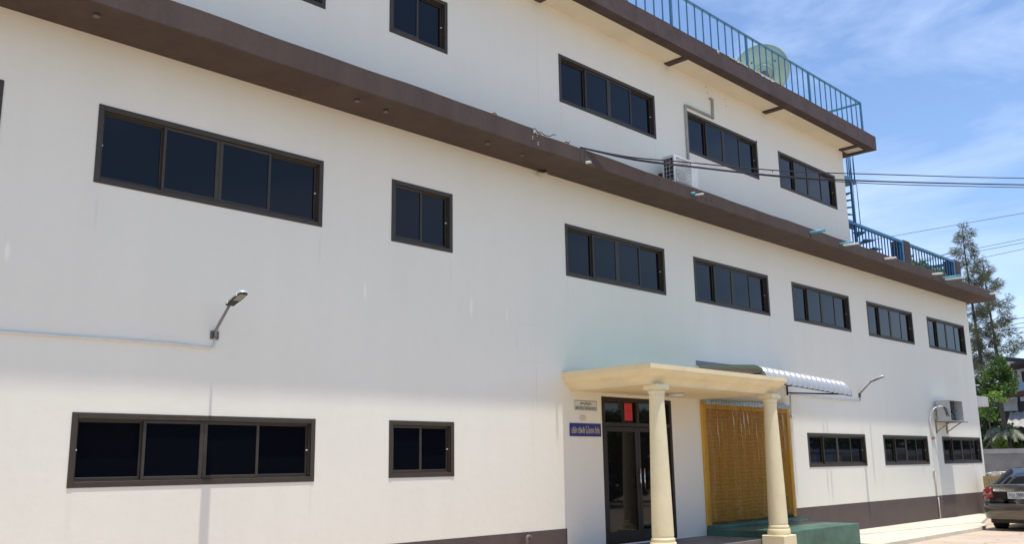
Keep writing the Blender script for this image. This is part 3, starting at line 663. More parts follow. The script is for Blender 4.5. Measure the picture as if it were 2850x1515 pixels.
for x, y, s_ in ((3.68, -.54, 'farthest left'), (7.25, -.50, 'second from the left'), (7.78, -.46, 'third from the left, close beside the second'), (9.77, -.48, 'fourth from the left'), (10.58, -.46, 'fifth, nearest the broken joint')):
    m_ = MB().lathe(x, y, [(.032, 6.60), (.036, 6.603), (.036, 6.636)], 14)
    tag(obj('soffit_fitting', m_, GREYM, None, (x, y, 6.6)), 'small round dark fitting under the ledge, %s' % s_, 'light fitting', 'round fittings under the left ledge')
br = thing('broken_light', (11.46, -.06, 6.6), 'small broken cream lamp hanging at the wall under the ledge', 'lamp')
obj('shade', MB().tube([(11.36, -.06, 6.585), (11.43, -.10, 6.56), (11.52, -.12, 6.585), (11.56, -.10, 6.62)], [.02, .035, .033, .018], 10), mat('old_cream', (.5, .45, .33), .6), br)
obj('wire', MB().tube([(10.58, -.46, 6.6), (10.85, -.34, 6.56), (11.15, -.2, 6.565), (11.38, -.08, 6.6)], .004, 5).bar((11.42, -.03, 6.59), (11.5, -.14, 6.63), .03, .02), BLACK, br)
rbm = MB().tube([(10.50, -.74, 6.93), (10.56, -.76, 6.99), (10.64, -.75, 6.96), (10.72, -.77, 6.90)], .008, 6).tube([(10.62, -.72, 6.92), (10.72, -.74, 6.975), (10.82, -.75, 6.935), (10.93, -.76, 6.945), (11.0, -.77, 6.99), (11.06, -.77, 7.0)], .008, 6).tube([(10.6 + .05 * math.cos(a * .7), -.79, 6.90 + .03 * math.sin(a * .7)) for a in range(10)], .007, 5)
tag(obj('bent_rebar', rbm, RUST, None, (10.6, -.76, 6.9)), 'rusty bent wire sticking up at the broken ledge joint', 'rebar')
tag(obj('bent_rebar', MB().tube([(11.27, -.76, 6.90), (11.33, -.76, 6.95), (11.38, -.77, 6.93), (11.41, -.77, 6.965)], .012, 6), RUST, None, (11.3, -.76, 6.9)), 'small rusty hook on the ledge edge just before the black cables', 'rebar')
tag(obj('bent_rebar', MB().tube([(9.63, -.74, 6.96), (9.64, -.75, 7.01), (9.69, -.75, 7.015), (9.71, -.75, 6.98)], .010, 6), RUST, None, (9.65, -.75, 6.95)), 'small rusty loop on the left ledge edge, before the joint', 'rebar')
pv2 = MB(); cr_ = random.Random(2)
for k in range(7): x = 10.45 + cr_.random() * .14; z = 6.70 + k * .036; pv2.add([(x, -.7935, z), (x + .035, -.7935, z + .01), (x + .02, -.7935, z + .035)], [(0, 1, 2)])
obj('chipped_plaster', pv2, mat('bare_plaster', (.42, .38, .35), .9), bld)
PEEL = mat('pale_peel', (.45, .48, .42), .8)
for x0, x1, dz in ((16.85, 17.6, -.03), (17.9, 18.8, -.045), (16.35, 16.45, -.09)):
    n = 10; rp = MB()
    for k in range(n):
        a0 = x0 + (x1 - x0) * k / n; a1 = x0 + (x1 - x0) * (k + 1) / n; rp.add([(a0, YF - .0065, 10.250), (a1, YF - .0065, 10.250), (a1, YF - .0065, 10.235 + dz * cr_.random()), (a0, YF - .0065, 10.232 + dz * cr_.random())], [(0, 3, 2, 1)])
    obj('peeling_edge', rp, PEEL, bld)

# ------------------------------------------------------------------ awning
def awning():
    t = thing('awning', (19, 0, 3.4), 'white corrugated metal awning curving down above the yellow framed doorway', 'awning')
    m_ = MB(); x0, x1 = 16.02, 19.66; nx = 150; na = 16; b = 0
    def P(x, k, e):
        s = (x - x0) / (x1 - x0); zw = 3.545; zs = 3.445 - .115 * s; zf = 3.14 - .13 * s; nf = 5
        if k < nf: u = k / nf; y = -.015 - 1.165 * u; z = zw + (zs - zw) * u; nrm = Vector((0, -.09, 1))
        else: a = math.pi / 2 * (k - nf) / (na - nf); y = -1.18 - .33 * math.sin(a) ** .9; z = zf + (zs - zf) * max(math.cos(a), 0) ** .9; nrm = Vector((0, -math.sin(a) - .09, math.cos(a) + .02))
        return Vector((x, y, z)) + nrm.normalized() * (e + .036 * math.cos(2 * math.pi * (x - x0) / .22))
    for e in (0, -.003):
        b = len(m_.v)
        for i in range(nx + 1):
            for k in range(na + 1): m_.v.append(P(x0 + (x1 - x0) * i / nx, k, e))
        for i in range(nx):
            for k in range(na):
                q = [b + i * (na + 1) + k, b + i * (na + 1) + k + 1, b + (i + 1) * (na + 1) + k + 1, b + (i + 1) * (na + 1) + k]; m_.face(q if e == 0 else q[::-1], True)
    obj('corrugated_sheet', m_, mat('white_corrugated', (.42, .43, .44), .26, metal=.1, var=.05, vscale=4), t)
    fl = MB().bbox(16.0, 19.64, -.012, -.001, 3.575, 3.665, .002); obj('flashing', fl, mat('blue_grey_flashing', (.23, .24, .25), .7, var=.1), t)
    f = MB()
    for x in (16.6, 19.62): f.bar((x, -.015, 3.12), (x, -.015, 3.48), .03, .03); f.bar((x, -.03, 3.17), (x, -1.46, 3.165 if x < 17 else 3.05), .03, .03); f.bar((x, -.03, 3.33), (x, -1.1, 3.36 if x < 17 else 3.28), .025, .025)
    f.bar((x0 + .02, -1.485, 3.15), (x1 - .02, -1.485, 3.02), .025, .025)
    obj('support_frame', f, FRAMED, t)
    pts = [P(x1 + .004, k, .012) for k in range(na + 1)]
    e = MB()
    for p, q in zip(pts, pts[1:]): e.bar(p, q + (q - p) * .02, .05, .012, up=(0, -.7, .7))
    obj('end_trim', e, mat('wood_trim', (.16, .11, .075), .7), t)
awning()

# ------------------------------------------------------------------ strip curtain
STRIP = mat('amber_vinyl', (.46, .205, .008), .38, spec=.22, alpha=.42, var=.10, vscale=3, vstretch=(3, 1, .3), bump=.25, bscale=3)
STRIPC = mat('clear_vinyl', (.50, .25, .03), .2, spec=.4, alpha=.42, bump=.6, bscale=4)
cu = thing('strip_curtain', (17.8, -.06, .5), 'amber plastic strip curtain hanging in the yellow framed doorway', 'curtain')
hr = MB(); hr.bbox(16.10, 19.52, -.115, -.036, 2.80, 2.875, .004)
obj('hanging_rail', hr, ALU, cu)
hk = MB()
for k in range(56): x = 16.12 + k * .0607; hk.bbox(x, x + .034, -.135, -.115, 2.80, 2.885, .003)
pieces('rail_hook', hk, STEEL, cu)
rs = random.Random(5)
nS = 17
for k in range(nS):
    x = 16.10 + k * .2; wd = .235; mb = MB(); n = 12; y = -.075 if k % 2 else -.088; zb = .50 + rs.random() * .03; ph = rs.random() * 6; b = 0
    for i in range(n + 1):
        z = 2.82 - (2.82 - zb) * i / n; bow = .012 + .02 * i / n
        for j in range(4):
            s_ = j / 3; mb.v.append(Vector((x + wd * s_ + .012 * math.sin(ph + i * .4), y - bow * math.sin(math.pi * s_) - .008 * math.sin(ph * 2 + i * .8), z)))
    for i in range(n):
        for j in range(3): mb.face([i * 4 + j, (i + 1) * 4 + j, (i + 1) * 4 + j + 1, i * 4 + j + 1], True)
    obj('strip', mb, STRIP if k % 5 else STRIPC, cu)
cl = MB()
for x, z0, ln, wd in ((16.45, 2.66, .9, .028), (17.05, 2.68, .5, .045), (17.33, 2.62, .7, .025), (17.46, 2.70, .55, .055), (17.62, 2.70, .5, .05), (17.95, 2.5, .85, .018), (19.1, 2.66, .8, .04), (19.34, 2.6, .7, .03)):
    n = 7; b = len(cl.v)
    for i in range(n + 1):
        s_ = i / n; ww = wd * (.55 + .45 * math.sin(s_ * 9 + x)) * (1 - s_ ** 3); cx = x + .05 * s_ + .008 * math.sin(s_ * 11 + x * 5); z = z0 - ln * s_
        cl.v += [Vector((cx - ww / 2, -.125, z)), Vector((cx + ww / 2, -.130, z))]
    for i in range(n): cl.face([b + 2 * i, b + 2 * i + 2, b + 2 * i + 3, b + 2 * i + 1])
pieces('torn_film', cl, mat('torn_film', (.50, .36, .20), .35), cu)

# ------------------------------------------------------------------ signs and small things by the door
sg = thing('wall_sign', (12.52, 0, 2.6), 'small white sign with two lines of Thai lettering left of the door', 'sign')
obj('panel', MB().bbox(12.22, 12.83, -.012, -.001, 2.565, 2.735, .003), SIGNW, sg)
obj('border', MB().box(12.232, 12.818, -.0132, -.0122, 2.722, 2.727).box(12.232, 12.818, -.0132, -.0122, 2.573, 2.578).box(12.232, 12.236, -.0132, -.0122, 2.578, 2.722).box(12.814, 12.818, -.0132, -.0122, 2.578, 2.722), INK, sg)
text_mesh('lettering', 'สถานที่ผลิต', .30, .058, (12.52, -.0142, 2.688), (1, 0, 0), (0, 0, 1), INK, sg, bold=.012)
text_mesh('lettering', 'ผลิตภัณฑ์เสริมอาหาร', .54, .066, (12.52, -.0142, 2.615), (1, 0, 0), (0, 0, 1), INK, sg, bold=.012)
sg = thing('wall_sign', (12.5, 0, 2.2), 'dark blue sign with yellow Thai lettering left of the door', 'sign')
obj('panel', MB().bbox(12.09, 12.915, -.014, -.001, 2.125, 2.345, .003), SIGNB, sg)
text_mesh('lettering', 'บริษัท ทรีพลัส ไบโอเทค จำกัด', .74, .12, (12.50, -.0152, 2.235), (1, 0, 0), (0, 0, 1), GOLD, sg, bold=.014)
tag(obj('doorbell', MB().bbox(12.37, 12.50, -.03, -.001, 2.40, 2.475, .006), mat('beige_box', (.62, .55, .45), .5), None, (12.43, 0, 2.4)), 'small beige box between the two signs', 'box')
rp_ = thing('red_poster', (13.77, .03, 2.42), 'red paper with black marks stuck in the transom above the door', 'poster')
obj('paper', MB().box(13.65, 13.885, .031, .034, 2.42, 2.735), RED, rp_)
text_mesh('lettering', '8 ✦ 8\nV', .12, .13, (13.768, .0295, 2.57), (1, 0, 0), (0, 0, 1), INK, rp_)
cl_ = thing('ceiling_lamp', (14.19, -.7, 2.88), 'round white ceiling lamp under the porch roof', 'lamp')
obj('base', MB().lathe(14.19, -.72, [(.16, 2.862), (.165, 2.866), (.165, 2.884)], 32), GREYBOX, cl_)
obj('diffuser', MB().lathe(14.19, -.72, [(.02, 2.825), (.10, 2.828), (.145, 2.84), (.152, 2.861)], 32), WHITEP, cl_)
tag(obj('vent_pipe', MB().tube([(10.92, -.08, -.07), (10.92, -.08, .53), (10.93, -.08, .56), (10.96, -.08, .575), (11.0, -.08, .565), (11.015, -.08, .53)], .026, 10), mat('brown_pipe', (.16, .11, .095), .5), None, (10.92, -.08, -.07)), 'brown bent vent pipe standing at the foot of the wall', 'pipe')

# ------------------------------------------------------------------ cables
def sagline(name, pts, r, label, group=None):
    # smooth through points
    P = [Vector(p) for p in pts]; out = []
    for i in range(len(P) - 1):
        p0 = P[max(i - 1, 0)]; p1 = P[i]; p2 = P[i + 1]; p3 = P[min(i + 2, len(P) - 1)]
        for k in range(6):
            t_ = k / 6; out.append(.5 * ((2 * p1) + (p2 - p0) * t_ + (2 * p0 - 5 * p1 + 4 * p2 - p3) * t_ * t_ + (3 * p1 - p0 - 3 * p2 + p3) * t_ ** 3))
    out.append(P[-1])
    return tag(obj(name, MB().tube(out, r, 6), CABLE, None, pts[0]), label, 'cable', group)
gc = 'black cables from the ledge to the right'
sagline('power_cable', [(11.7, -.77, 6.935), (12.82, -.93, 6.985), (14.19, -1.14, 7.15), (17.12, -1.6, 7.51), (20.75, -2.18, 8.08), (27.71, -3.27, 9.22), (36, -4.58, 10.7), (48, -6.5, 13)], .012, 'uppermost black cable crossing the facade to the right edge', gc)
sagline('power_cable', [(11.7, -.77, 6.93), (12.82, -.95, 6.95), (14.19, -1.14, 7.08), (17.1, -1.6, 7.39), (20.73, -2.17, 7.91), (27.66, -3.27, 9.02), (36, -4.58, 10.4), (48, -6.5, 12.6)], .017, 'thick middle black cable crossing the facade to the right edge', gc)
sagline('power_cable', [(11.7, -.765, 6.93), (12.9, -.96, 6.94), (14.19, -1.16, 7.06), (17.1, -1.6, 7.37), (20.72, -2.17, 7.85), (27.64, -3.26, 8.94), (36, -4.58, 10.3), (48, -6.5, 12.4)], .010, 'lowest thin black cable crossing the facade to the right edge', gc)
gw = 'distant wires behind the building'
def ext(a, b, name_lab, r=.011, sag=0.1):
    a = Vector(a); b = Vector(b); d_ = b - a; p0 = a - d_ * 2.5; p1 = b + d_ * 4
    sagline('overhead_wire', [tuple(p0), tuple(a), tuple((a + b) / 2), tuple(b), tuple(p1)], r, name_lab, gw)
ext((51.24, 9.49, 13.86), (53.17, 3.58, 14.3), 'highest faint distant wire, passing above the tree tops', .012)
ext((52.4, 6.21, 12.65), (53.13, 3.73, 12.91), 'upper wire of the three crossing the top of the taller pine')
ext((52.34, 6.38, 12.45), (53.12, 3.75, 12.72), 'middle wire of the three crossing the top of the taller pine')
ext((52.49, 5.92, 12.1), (53.11, 3.78, 12.38), 'lowest wire of the three crossing the top of the taller pine')
ext((52.28, 6.6, 8.60), (53.01, 4.17, 8.76), 'first wire from the top of the lower four behind the pines', .015)
ext((52.32, 6.46, 8.32), (53.0, 4.2, 8.50), 'second wire from the top of the lower four behind the pines', .015)
ext((52.31, 6.49, 8.05), (52.99, 4.22, 8.26), 'third wire from the top of the lower four behind the pines', .015)
ext((52.36, 6.35, 7.80), (52.99, 4.25, 8.0), 'lowest wire of the lower four behind the pines', .015)

# ------------------------------------------------------------------ plants
def leafmat(name, c, c2, tr=.25):
    m = bpy.data.materials.new(name); m.use_nodes = True; t = m.node_tree; p = t.nodes['Principled BSDF']; n = t.nodes.new; l = t.links.new
    g = n('ShaderNodeNewGeometry'); z = n('ShaderNodeTexNoise'); z.inputs['Scale'].default_value = 2.2; z.inputs['Detail'].default_value = 4; l(g.outputs['Position'], z.inputs[0])
    r = n('ShaderNodeValToRGB'); r.color_ramp.elements[0].position = .3; r.color_ramp.elements[1].position = .7; r.color_ramp.elements[0].color = (*c, 1); r.color_ramp.elements[1].color = (*c2, 1)
    l(z.outputs['Fac'], r.inputs[0]); l(r.outputs[0], p.inputs['Base Color']); p.inputs['Roughness'].default_value = .55
    tb = n('ShaderNodeBsdfTranslucent'); l(r.outputs[0], tb.inputs['Color']); mx = n('ShaderNodeMixShader'); mx.inputs[0].default_value = tr
    l(p.outputs[0], mx.inputs[1]); l(tb.outputs[0], mx.inputs[2]); l(mx.outputs[0], t.nodes['Material Output'].inputs['Surface']); return m
LEAF = leafmat('leaf_green', (.045, .095, .018), (.12, .20, .04), .35); LEAFB = leafmat('leaf_bright', (.13, .26, .04), (.24, .38, .07), .4); PINE = leafmat('casuarina_needles', (.085, .10, .05), (.17, .17, .09), .3)
PALMM = leafmat('palm_leaf', (.16, .19, .11), (.34, .36, .25), .2); BARK = mat('bark', (.10, .08, .065), .9, var=.25, vscale=5, bump=.6, bscale=20); YLEAF = leafmat('yellow_leaf', (.20, .30, .04), (.50, .50, .12), .45)
def rv(rn): 
    while True:
        v = Vector((rn.uniform(-1, 1), rn.uniform(-1, 1), rn.uniform(-1, 1)))
        if .05 < v.length < 1: return v
def leaf(mb, p, size, rn, drop=.2, asp=.45):
    d_ = rv(rn).normalized(); d_.z -= drop; d_.normalize(); s_ = d_.cross(rv(rn)).normalized() * size * asp; q = p + d_ * size
    b = len(mb.v); mb.v += [p, p + d_ * size * .5 + s_, q, p + d_ * size * .5 - s_]; mb.face([b, b + 1, b + 2, b + 3])
def tree(name, base, clumps, n, size, lm, label, cat, seed=1, trunk_r=.12, group=None, drop=.2):
    rn = random.Random(seed); base = Vector(base); t = thing(name, tuple(base), label, cat, group)
    cr_ = MB(); tk_ = MB()
    for c, r in clumps:
        c = Vector(c); r = Vector(r)
        for k in range(int(n * (r.x * r.y * r.z) ** .55)):
            v = rv(rn); v = v * (.55 + .45 * rn.random()) / max(v.length, .3) if rn.random() < .6 else v
            leaf(cr_, c + Vector((v.x * r.x, v.y * r.y, v.z * r.z)), size * (.6 + .8 * rn.random()), rn, drop)
    top = max((Vector(c) for c, r in clumps), key=lambda c: c.z)
    mid = Vector((base.x, base.y, min(Vector(c).z for c, r in clumps)))
    tk_.tube([base, (base + mid) / 2 + Vector((.05, .03, 0)), mid, (mid + top) / 2, top], [trunk_r, trunk_r * .85, trunk_r * .7, trunk_r * .45, trunk_r * .15], 8)
    for c, r in clumps: c = Vector(c); s0 = mid + (top - mid) * min(.8, max(0, (c.z - mid.z) / max(top.z - mid.z, .1)) * .6); tk_.tube([s0, (s0 + c) / 2 + Vector((0, 0, -.1)), c], [trunk_r * .4, trunk_r * .25, trunk_r * .08], 5)
    obj('trunk', tk_, BARK, t); obj('crown', cr_, lm, t); return t
def casuarina(base, h, rad, seed, label):
    rn = random.Random(seed); base = Vector(base); t = thing('pine_tree', tuple(base), label, 'tree', 'tall thin pines behind the building')
    nb = 60; lean = Vector((rn.uniform(-.3, .3), rn.uniform(-.3, .3), 0)); tk_ = MB(); cr_ = MB()
    ax = lambda s: base + Vector((0, 0, h * s)) + lean * s * s + Vector((.12 * math.sin(s * 9), .12 * math.cos(s * 7), 0))
    tk_.tube([ax(k / 10) for k in range(11)], [.17 * (1 - k / 10.6) + .008 for k in range(11)], 7)
    for k in range(nb):
        s_ = .16 + .83 * (k / nb); an = k * 2.4 + rn.uniform(-.4, .4); R_ = rad * (1 - s_) ** .62 * rn.uniform(.55, 1.3) + .12
        p = ax(s_); dr = Vector((math.cos(an), math.sin(an), 0)); e = p + dr * R_ + Vector((0, 0, R_ * rn.uniform(.15, .7)))
        mid_ = (p + e) / 2 + Vector((0, 0, -.08 * R_)); tk_.tube([p, mid_, e], [.03 * (1 - s_) + .01, .018 * (1 - s_) + .007, .004], 5)
        nt_ = 3 + int(R_ * 2.3)
        for j in range(nt_):
            q = .35 + .65 * (j + rn.random()) / nt_; c = p + (mid_ - p) * min(1, q * 2) + (e - mid_) * max(0, q * 2 - 1)
            tr_ = .17 + .15 * rn.random()
            for i in range(54):
                v = rv(rn); o = c + Vector((v.x * tr_, v.y * tr_, v.z * tr_ * .9)) ; d_ = (v + Vector((0, 0, .15)) + dr * .6).normalized(); ln = rn.uniform(.14, .3)
                sd_ = d_.cross(rv(rn)).normalized() * .016; b = len(cr_.v); cr_.v += [o - sd_, o + sd_, o + d_ * ln - Vector((0, 0, .05))]; cr_.face([b, b + 1, b + 2])
    obj('trunk', tk_, BARK, t); obj('crown', cr_, PINE, t)
casuarina((57.1, 7.9, -.08), 15.3, 2.5, 11, 'taller thin feathery pine, standing left of the other pine')
casuarina((57.35, 7.0, -.08), 13.0, 2.7, 12, 'shorter feathery pine nearer the right edge of the picture')
casuarina((62.0, 10.4, -.08), 11.0, 2.9, 13, 'small feathery pine half hidden behind the corner of the building')
tree('leafy_tree', (45.0, 3.3, -.08), [((45, 3.3, 5.5), (.42, .42, .5)), ((45.2, 2.85, 5.0), (.4, .3, .42)), ((44.8, 3.65, 5.1), (.35, .3, .4)), ((45, 3.15, 5.95), (.22, .22, .24)), ((45, 2.95, 5.45), (.28, .24, .26)), ((44.8, 3.2, 4.65), (.5, .5, .36)), ((44.6, 2.75, 4.55), (.35, .28, .25)), ((44.8, 3.8, 4.6), (.3, .25, .3))], 1500, .12, LEAF, 'dense green tree at the right edge of the picture, behind the grey wall', 'tree', 21)
tree('shrub', (43.8, 3.5, -.08), [((44, 3.6, 4.15), (.35, .32, .22)), ((44, 3.2, 4.35), (.3, .3, .16)), ((44, 2.95, 4.12), (.25, .18, .10)), ((44, 3.7, 3.7), (.3, .25, .3)), ((44, 3.45, 3.5), (.25, .22, .3))], 1800, .10, LEAFB, 'bright green shrub at the corner of the building, under the dense tree', 'shrub', 22, .04)
tree('shrub', (46.2, 4.2, -.08), [((46.2, 4.25, 3.6), (.5, .55, .6)), ((46.2, 4.3, 2.6), (.6, .7, .7)), ((46.2, 3.6, 2.6), (.5, .6, .6)), ((46.2, 2.9, 2.2), (.5, .6, .4)), ((46.2, 4.6, 4.6), (.4, .35, .7))], 1900, .14, mat('dark_leaf', (.05, .09, .025), .6, var=.3), 'dark green shrub behind the palm fronds', 'shrub', 23, .05)  # leaves a darker green than on the other shrubs
tree('shrub', (44.6, 3.4, -.08), [((44.8, 3.42, 2.36), (.2, .26, .24)), ((44.8, 3.6, 2.1), (.2, .2, .2))], 1800, .10, LEAFB, 'small bright green bush between the palm fronds and the grey wall', 'shrub', 24, .03)
def palm(base, h, seed, label):
    rn = random.Random(seed); base = Vector(base); t = thing('palm_tree', tuple(base), label, 'palm'); obj('trunk', MB().tube([base, base + Vector((0, 0, h * .5)), base + Vector((.05, 0, h))], [.14, .11, .10], 10), BARK, t)
    top = base + Vector((.05, 0, h))
    for k in range(15):
        an = k * 2.4; el = rn.uniform(.1, .8); L_ = rn.uniform(1.0, 1.35); fr = MB(); d_ = Vector((math.cos(an) * math.cos(el), math.sin(an) * math.cos(el), math.sin(el)))
        P_ = [top + d_ * L_ * s - Vector((0, 0, L_ * .75 * s * s)) for s in [i / 12 for i in range(13)]]; fr.tube(P_, [.018 * (1 - i / 14) + .003 for i in range(13)], 5)
        sd_ = d_.cross(Vector((0, 0, 1))).normalized()
        for i in range(2, 48):
            s = i / 48; p = top + d_ * L_ * s - Vector((0, 0, L_ * .75 * s * s)); tg = (d_ - Vector((0, 0, 1.5 * s))).normalized()
            for sg_ in (-1, 1):
                ln = .34 * math.sin(math.pi * min(.97, s + .12)) + .08; q = p + (sd_ * sg_ * .8 + tg * .6).normalized() * ln - Vector((0, 0, ln * rn.uniform(.25, .6))); wv = tg * .018; b = len(fr.v); fr.v += [p - wv, p + wv, q]; fr.face([b, b + 1, b + 2])
        obj('frond', fr, PALMM, t)
palm((45.2, 3.25, -.08), 2.85, 31, 'silvery green palm with drooping fronds behind the grey wall')
tr_ = MB(); rn = random.Random(9)
for k in range(2600):
    x = 27.9 + 3.2 * rn.random(); zt_ = 7.56 - .02 * (x - 28.3) + .07 * math.sin(x * 5) + .05 * math.sin(x * 13); leaf(tr_, Vector((x, .12 + .35 * rn.random(), 6.92 + (zt_ - 6.92) * rn.random() ** .5)), .085, rn, .1)
tag(obj('trailing_plant', tr_, YLEAF, None, (29, .3, 6.9)), 'yellow green leafy plants growing behind the second blue railing section', 'plant')

tag(obj('antenna_rod', MB().tube([(30.6, 1.0, 7.85), (31.2, 1.0, 8.05), (33.84, 1.0, 8.75)], .018, 6), GREYM, None, (31.2, 1, 7.8)), 'thin dark rod leaning out over the second blue railing section', 'rod')
# ------------------------------------------------------------------ background walls and houses
gwm = MB(); A = Vector((42.6, 8)); B = Vector((41.3, -9)); d2 = (B - A).normalized(); nn_ = Vector((-d2.y, d2.x)) * .1
gwm.prism([(A - nn_)[:], (B - nn_)[:], (B + nn_)[:], (A + nn_)[:]][::-1], -.09, 1.83)
gwl = thing('boundary_wall', (42, 0, -.08), 'low grey cement wall behind the parked car', 'wall')
obj('panel', gwm, GREYC, gwl)
obj('coping', MB().prism([(A - nn_ * 1.5)[:], (B - nn_ * 1.5)[:], (B + nn_ * 1.5)[:], (A + nn_ * 1.5)[:]][::-1], 1.831, 2.02), mat('coping_grey', (.34, .34, .335), .85, var=.2, bump=.4), gwl)
HWALL = mat('house_plaster', (.50, .52, .54), .8, var=.15, dirt=.3); HDARK = mat('dark_roof', (.045, .04, .038), .8, var=.2); HRED = mat('red_brown_sheet', (.10, .045, .04), .7, var=.2)
CORR = mat('fibre_cement', (.42, .40, .36), .85, var=.2, dirt=.45)
h = thing('house', (50, 1, -.08), 'pale two storey house with dark sloping roof at the right edge', 'house')
obj('wall', MB().box(50.0, 57, -6, 4.3, -.08, 6.0), HWALL, h)
obj('roof', MB().add([(49.2, 4.9, 6.40), (49.2, 4.7, 6.56), (49.2, -3, 5.1), (49.2, -3, 4.9), (58, 4.9, 6.40), (58, 4.7, 6.56), (58, -3, 5.1), (58, -3, 4.9)], [(0, 3, 2, 1), (4, 5, 6, 7), (1, 2, 6, 5), (0, 1, 5, 4), (0, 4, 7, 3), (2, 3, 7, 6)]), HDARK, h)
obj('fascia', MB().add([(49.19, 4.85, 6.38), (49.19, 3.2, 6.05), (49.19, 3.2, 5.93), (49.19, 4.85, 6.28)], [(0, 1, 2, 3)]), HWALL, h)
pieces('window', MB().box(49.93, 49.99, 3.0, 3.75, 4.75, 5.75).box(49.93, 49.99, 1.3, 2.2, 4.75, 5.7), HDARK, h)
obj('column', MB().box(49.2, 49.35, 3.77, 3.86, 4.2, 5.75), HDARK, h)
obj('balcony', MB().box(49.0, 49.9, 1.0, 3.80, 4.72, 4.80).box(49.0, 49.05, 1, 3.75, 4.8, 5.18), mat('pale_blue_panel', (.25, .38, .46), .6), h)
obj('canopy', MB().add([(48.7, 4.05, 5.95), (48.7, 4.0, 6.02), (48.7, 0, 6.9), (48.7, 0, 6.4), (49.2, 4.05, 5.75), (49.2, 4.0, 5.9), (49.2, 0, 6.7), (49.2, 0, 6.3)], [(0, 1, 2, 3), (7, 6, 5, 4), (1, 5, 6, 2), (0, 3, 7, 4)]), HDARK, h)
s2 = thing('shed', (47.5, 2, -.08), 'low shed with red brown fascia and pale corrugated roof above the palm', 'shed')
obj('wall', MB().box(47.6, 48.8, -3, 4.6, -.08, 4.2), mat('shed_dark', (.06, .06, .065), .9, var=.3), s2)
obj('fascia', MB().add([(46.9, 4.1, 4.36), (46.9, 4.1, 4.5), (46.9, 0, 5.0), (46.9, 0, 4.55), (47.6, 4.1, 4.36), (47.6, 4.1, 4.5), (47.6, 0, 5.0), (47.6, 0, 4.55)], [(0, 3, 2, 1), (4, 5, 6, 7), (1, 2, 6, 5), (0, 4, 7, 3)]), HRED, s2)
obj('panel', MB().box(47.5, 47.56, 3.40, 4.15, 3.78, 4.34), HWALL, s2)
cs = MB(); n = 80
for i in range(n + 1):
    y = 3.75 - 6.0 * i / n; e = .035 * math.cos(2 * math.pi * i / 4)
    cs.v += [Vector((47.55, y, 3.72 + e)), Vector((46.3, y - .15, 3.0 + e))]
for i in range(n): cs.face([2 * i, 2 * i + 2, 2 * i + 3, 2 * i + 1], True)
obj('corrugated_roof', cs, CORR, s2)
wl = thing('far_lamp', (33.0, 2.5, 3.9), 'small white floodlight on an arm past the far corner of the building', 'lamp')
obj('arm', MB().tube([(31.95, .6, 3.98), (33.2, .3, 4.03)], .015, 6), PIPEW, wl); obj('head', MB().bbox(33.4, 33.75, 1.0, 1.25, 4.18, 4.28, .02).bar((33.5, 1.1, 4.2), (33.3, 1.3, 3.3), .04, .04), WHITEP, wl)
# crates with rubble beyond the car
ck = random.Random(4)
YC = mat('yellow_crate_plastic', (.46, .33, .12), .55, var=.15)
for k, (y, z) in enumerate(((-.55, .0), (-1.22, .0), (-.55, .38), (-1.22, .38), (-.55, .76), (-1.22, .76))):
    z -= .0
    x = 30.9; c_ = MB()
    c_.box(x, x + .4, y - .3, y + .3, z, z + .03)
    for q in range(2): c_.box(x, x + .4, y - .3 + q * .58, y - .28 + q * .58, z + .03, z + .36); c_.box(x + q * .38, x + .02 + q * .38, y - .28, y + .28, z + .03, z + .09); c_.box(x + q * .38, x + .02 + q * .38, y - .28, y + .28, z + .28, z + .36)
    for j in range(7): c_.box(x, x + .02, y - .28 + j * .09, y - .25 + j * .09, z + .09, z + .28)
    nm = ('bottom', 'middle', 'top')[k // 2]; sd_ = ('left', 'right')[k % 2]
    tag(obj('crate', c_, YC, None, (x, y, z)), 'dull yellow slatted crate, %s of the %s stack behind the car' % (nm, sd_), 'crate', 'yellow crates stacked behind the car')
rb_ = MB(); RB = [mat('rubble_white', (.65, .62, .56), .8), mat('rubble_brown', (.30, .14, .08), .8), mat('rubble_blue', (.25, .34, .42), .8)]
for k in range(46):
    c = Vector((30.95 + ck.random() * .3, -.3 - ck.random() * 1.2, 1.13 + ck.random() * .07)); s_ = ck.uniform(.03, .09); v = [c + rv(ck).normalized() * s_ for _ in range(8)]
    o_ = c; rb_.add([o_ + Vector((a * s_ * ck.uniform(.6, 1.2), b_ * s_ * ck.uniform(.6, 1.2), cc * s_ * ck.uniform(.5, 1))) for a in (-1, 1) for b_ in (-1, 1) for cc in (-1, 1)], [(0, 1, 3, 2), (4, 6, 7, 5), (0, 4, 5, 1), (2, 3, 7, 6), (0, 2, 6, 4), (1, 5, 7, 3)], mi=ck.choice((0, 0, 0, 1, 2)))
tag(obj('rubble', rb_, RB, None, (31, -1, 1.05)), 'white and brown broken pieces heaped in the top crates', 'rubble', kind='stuff')

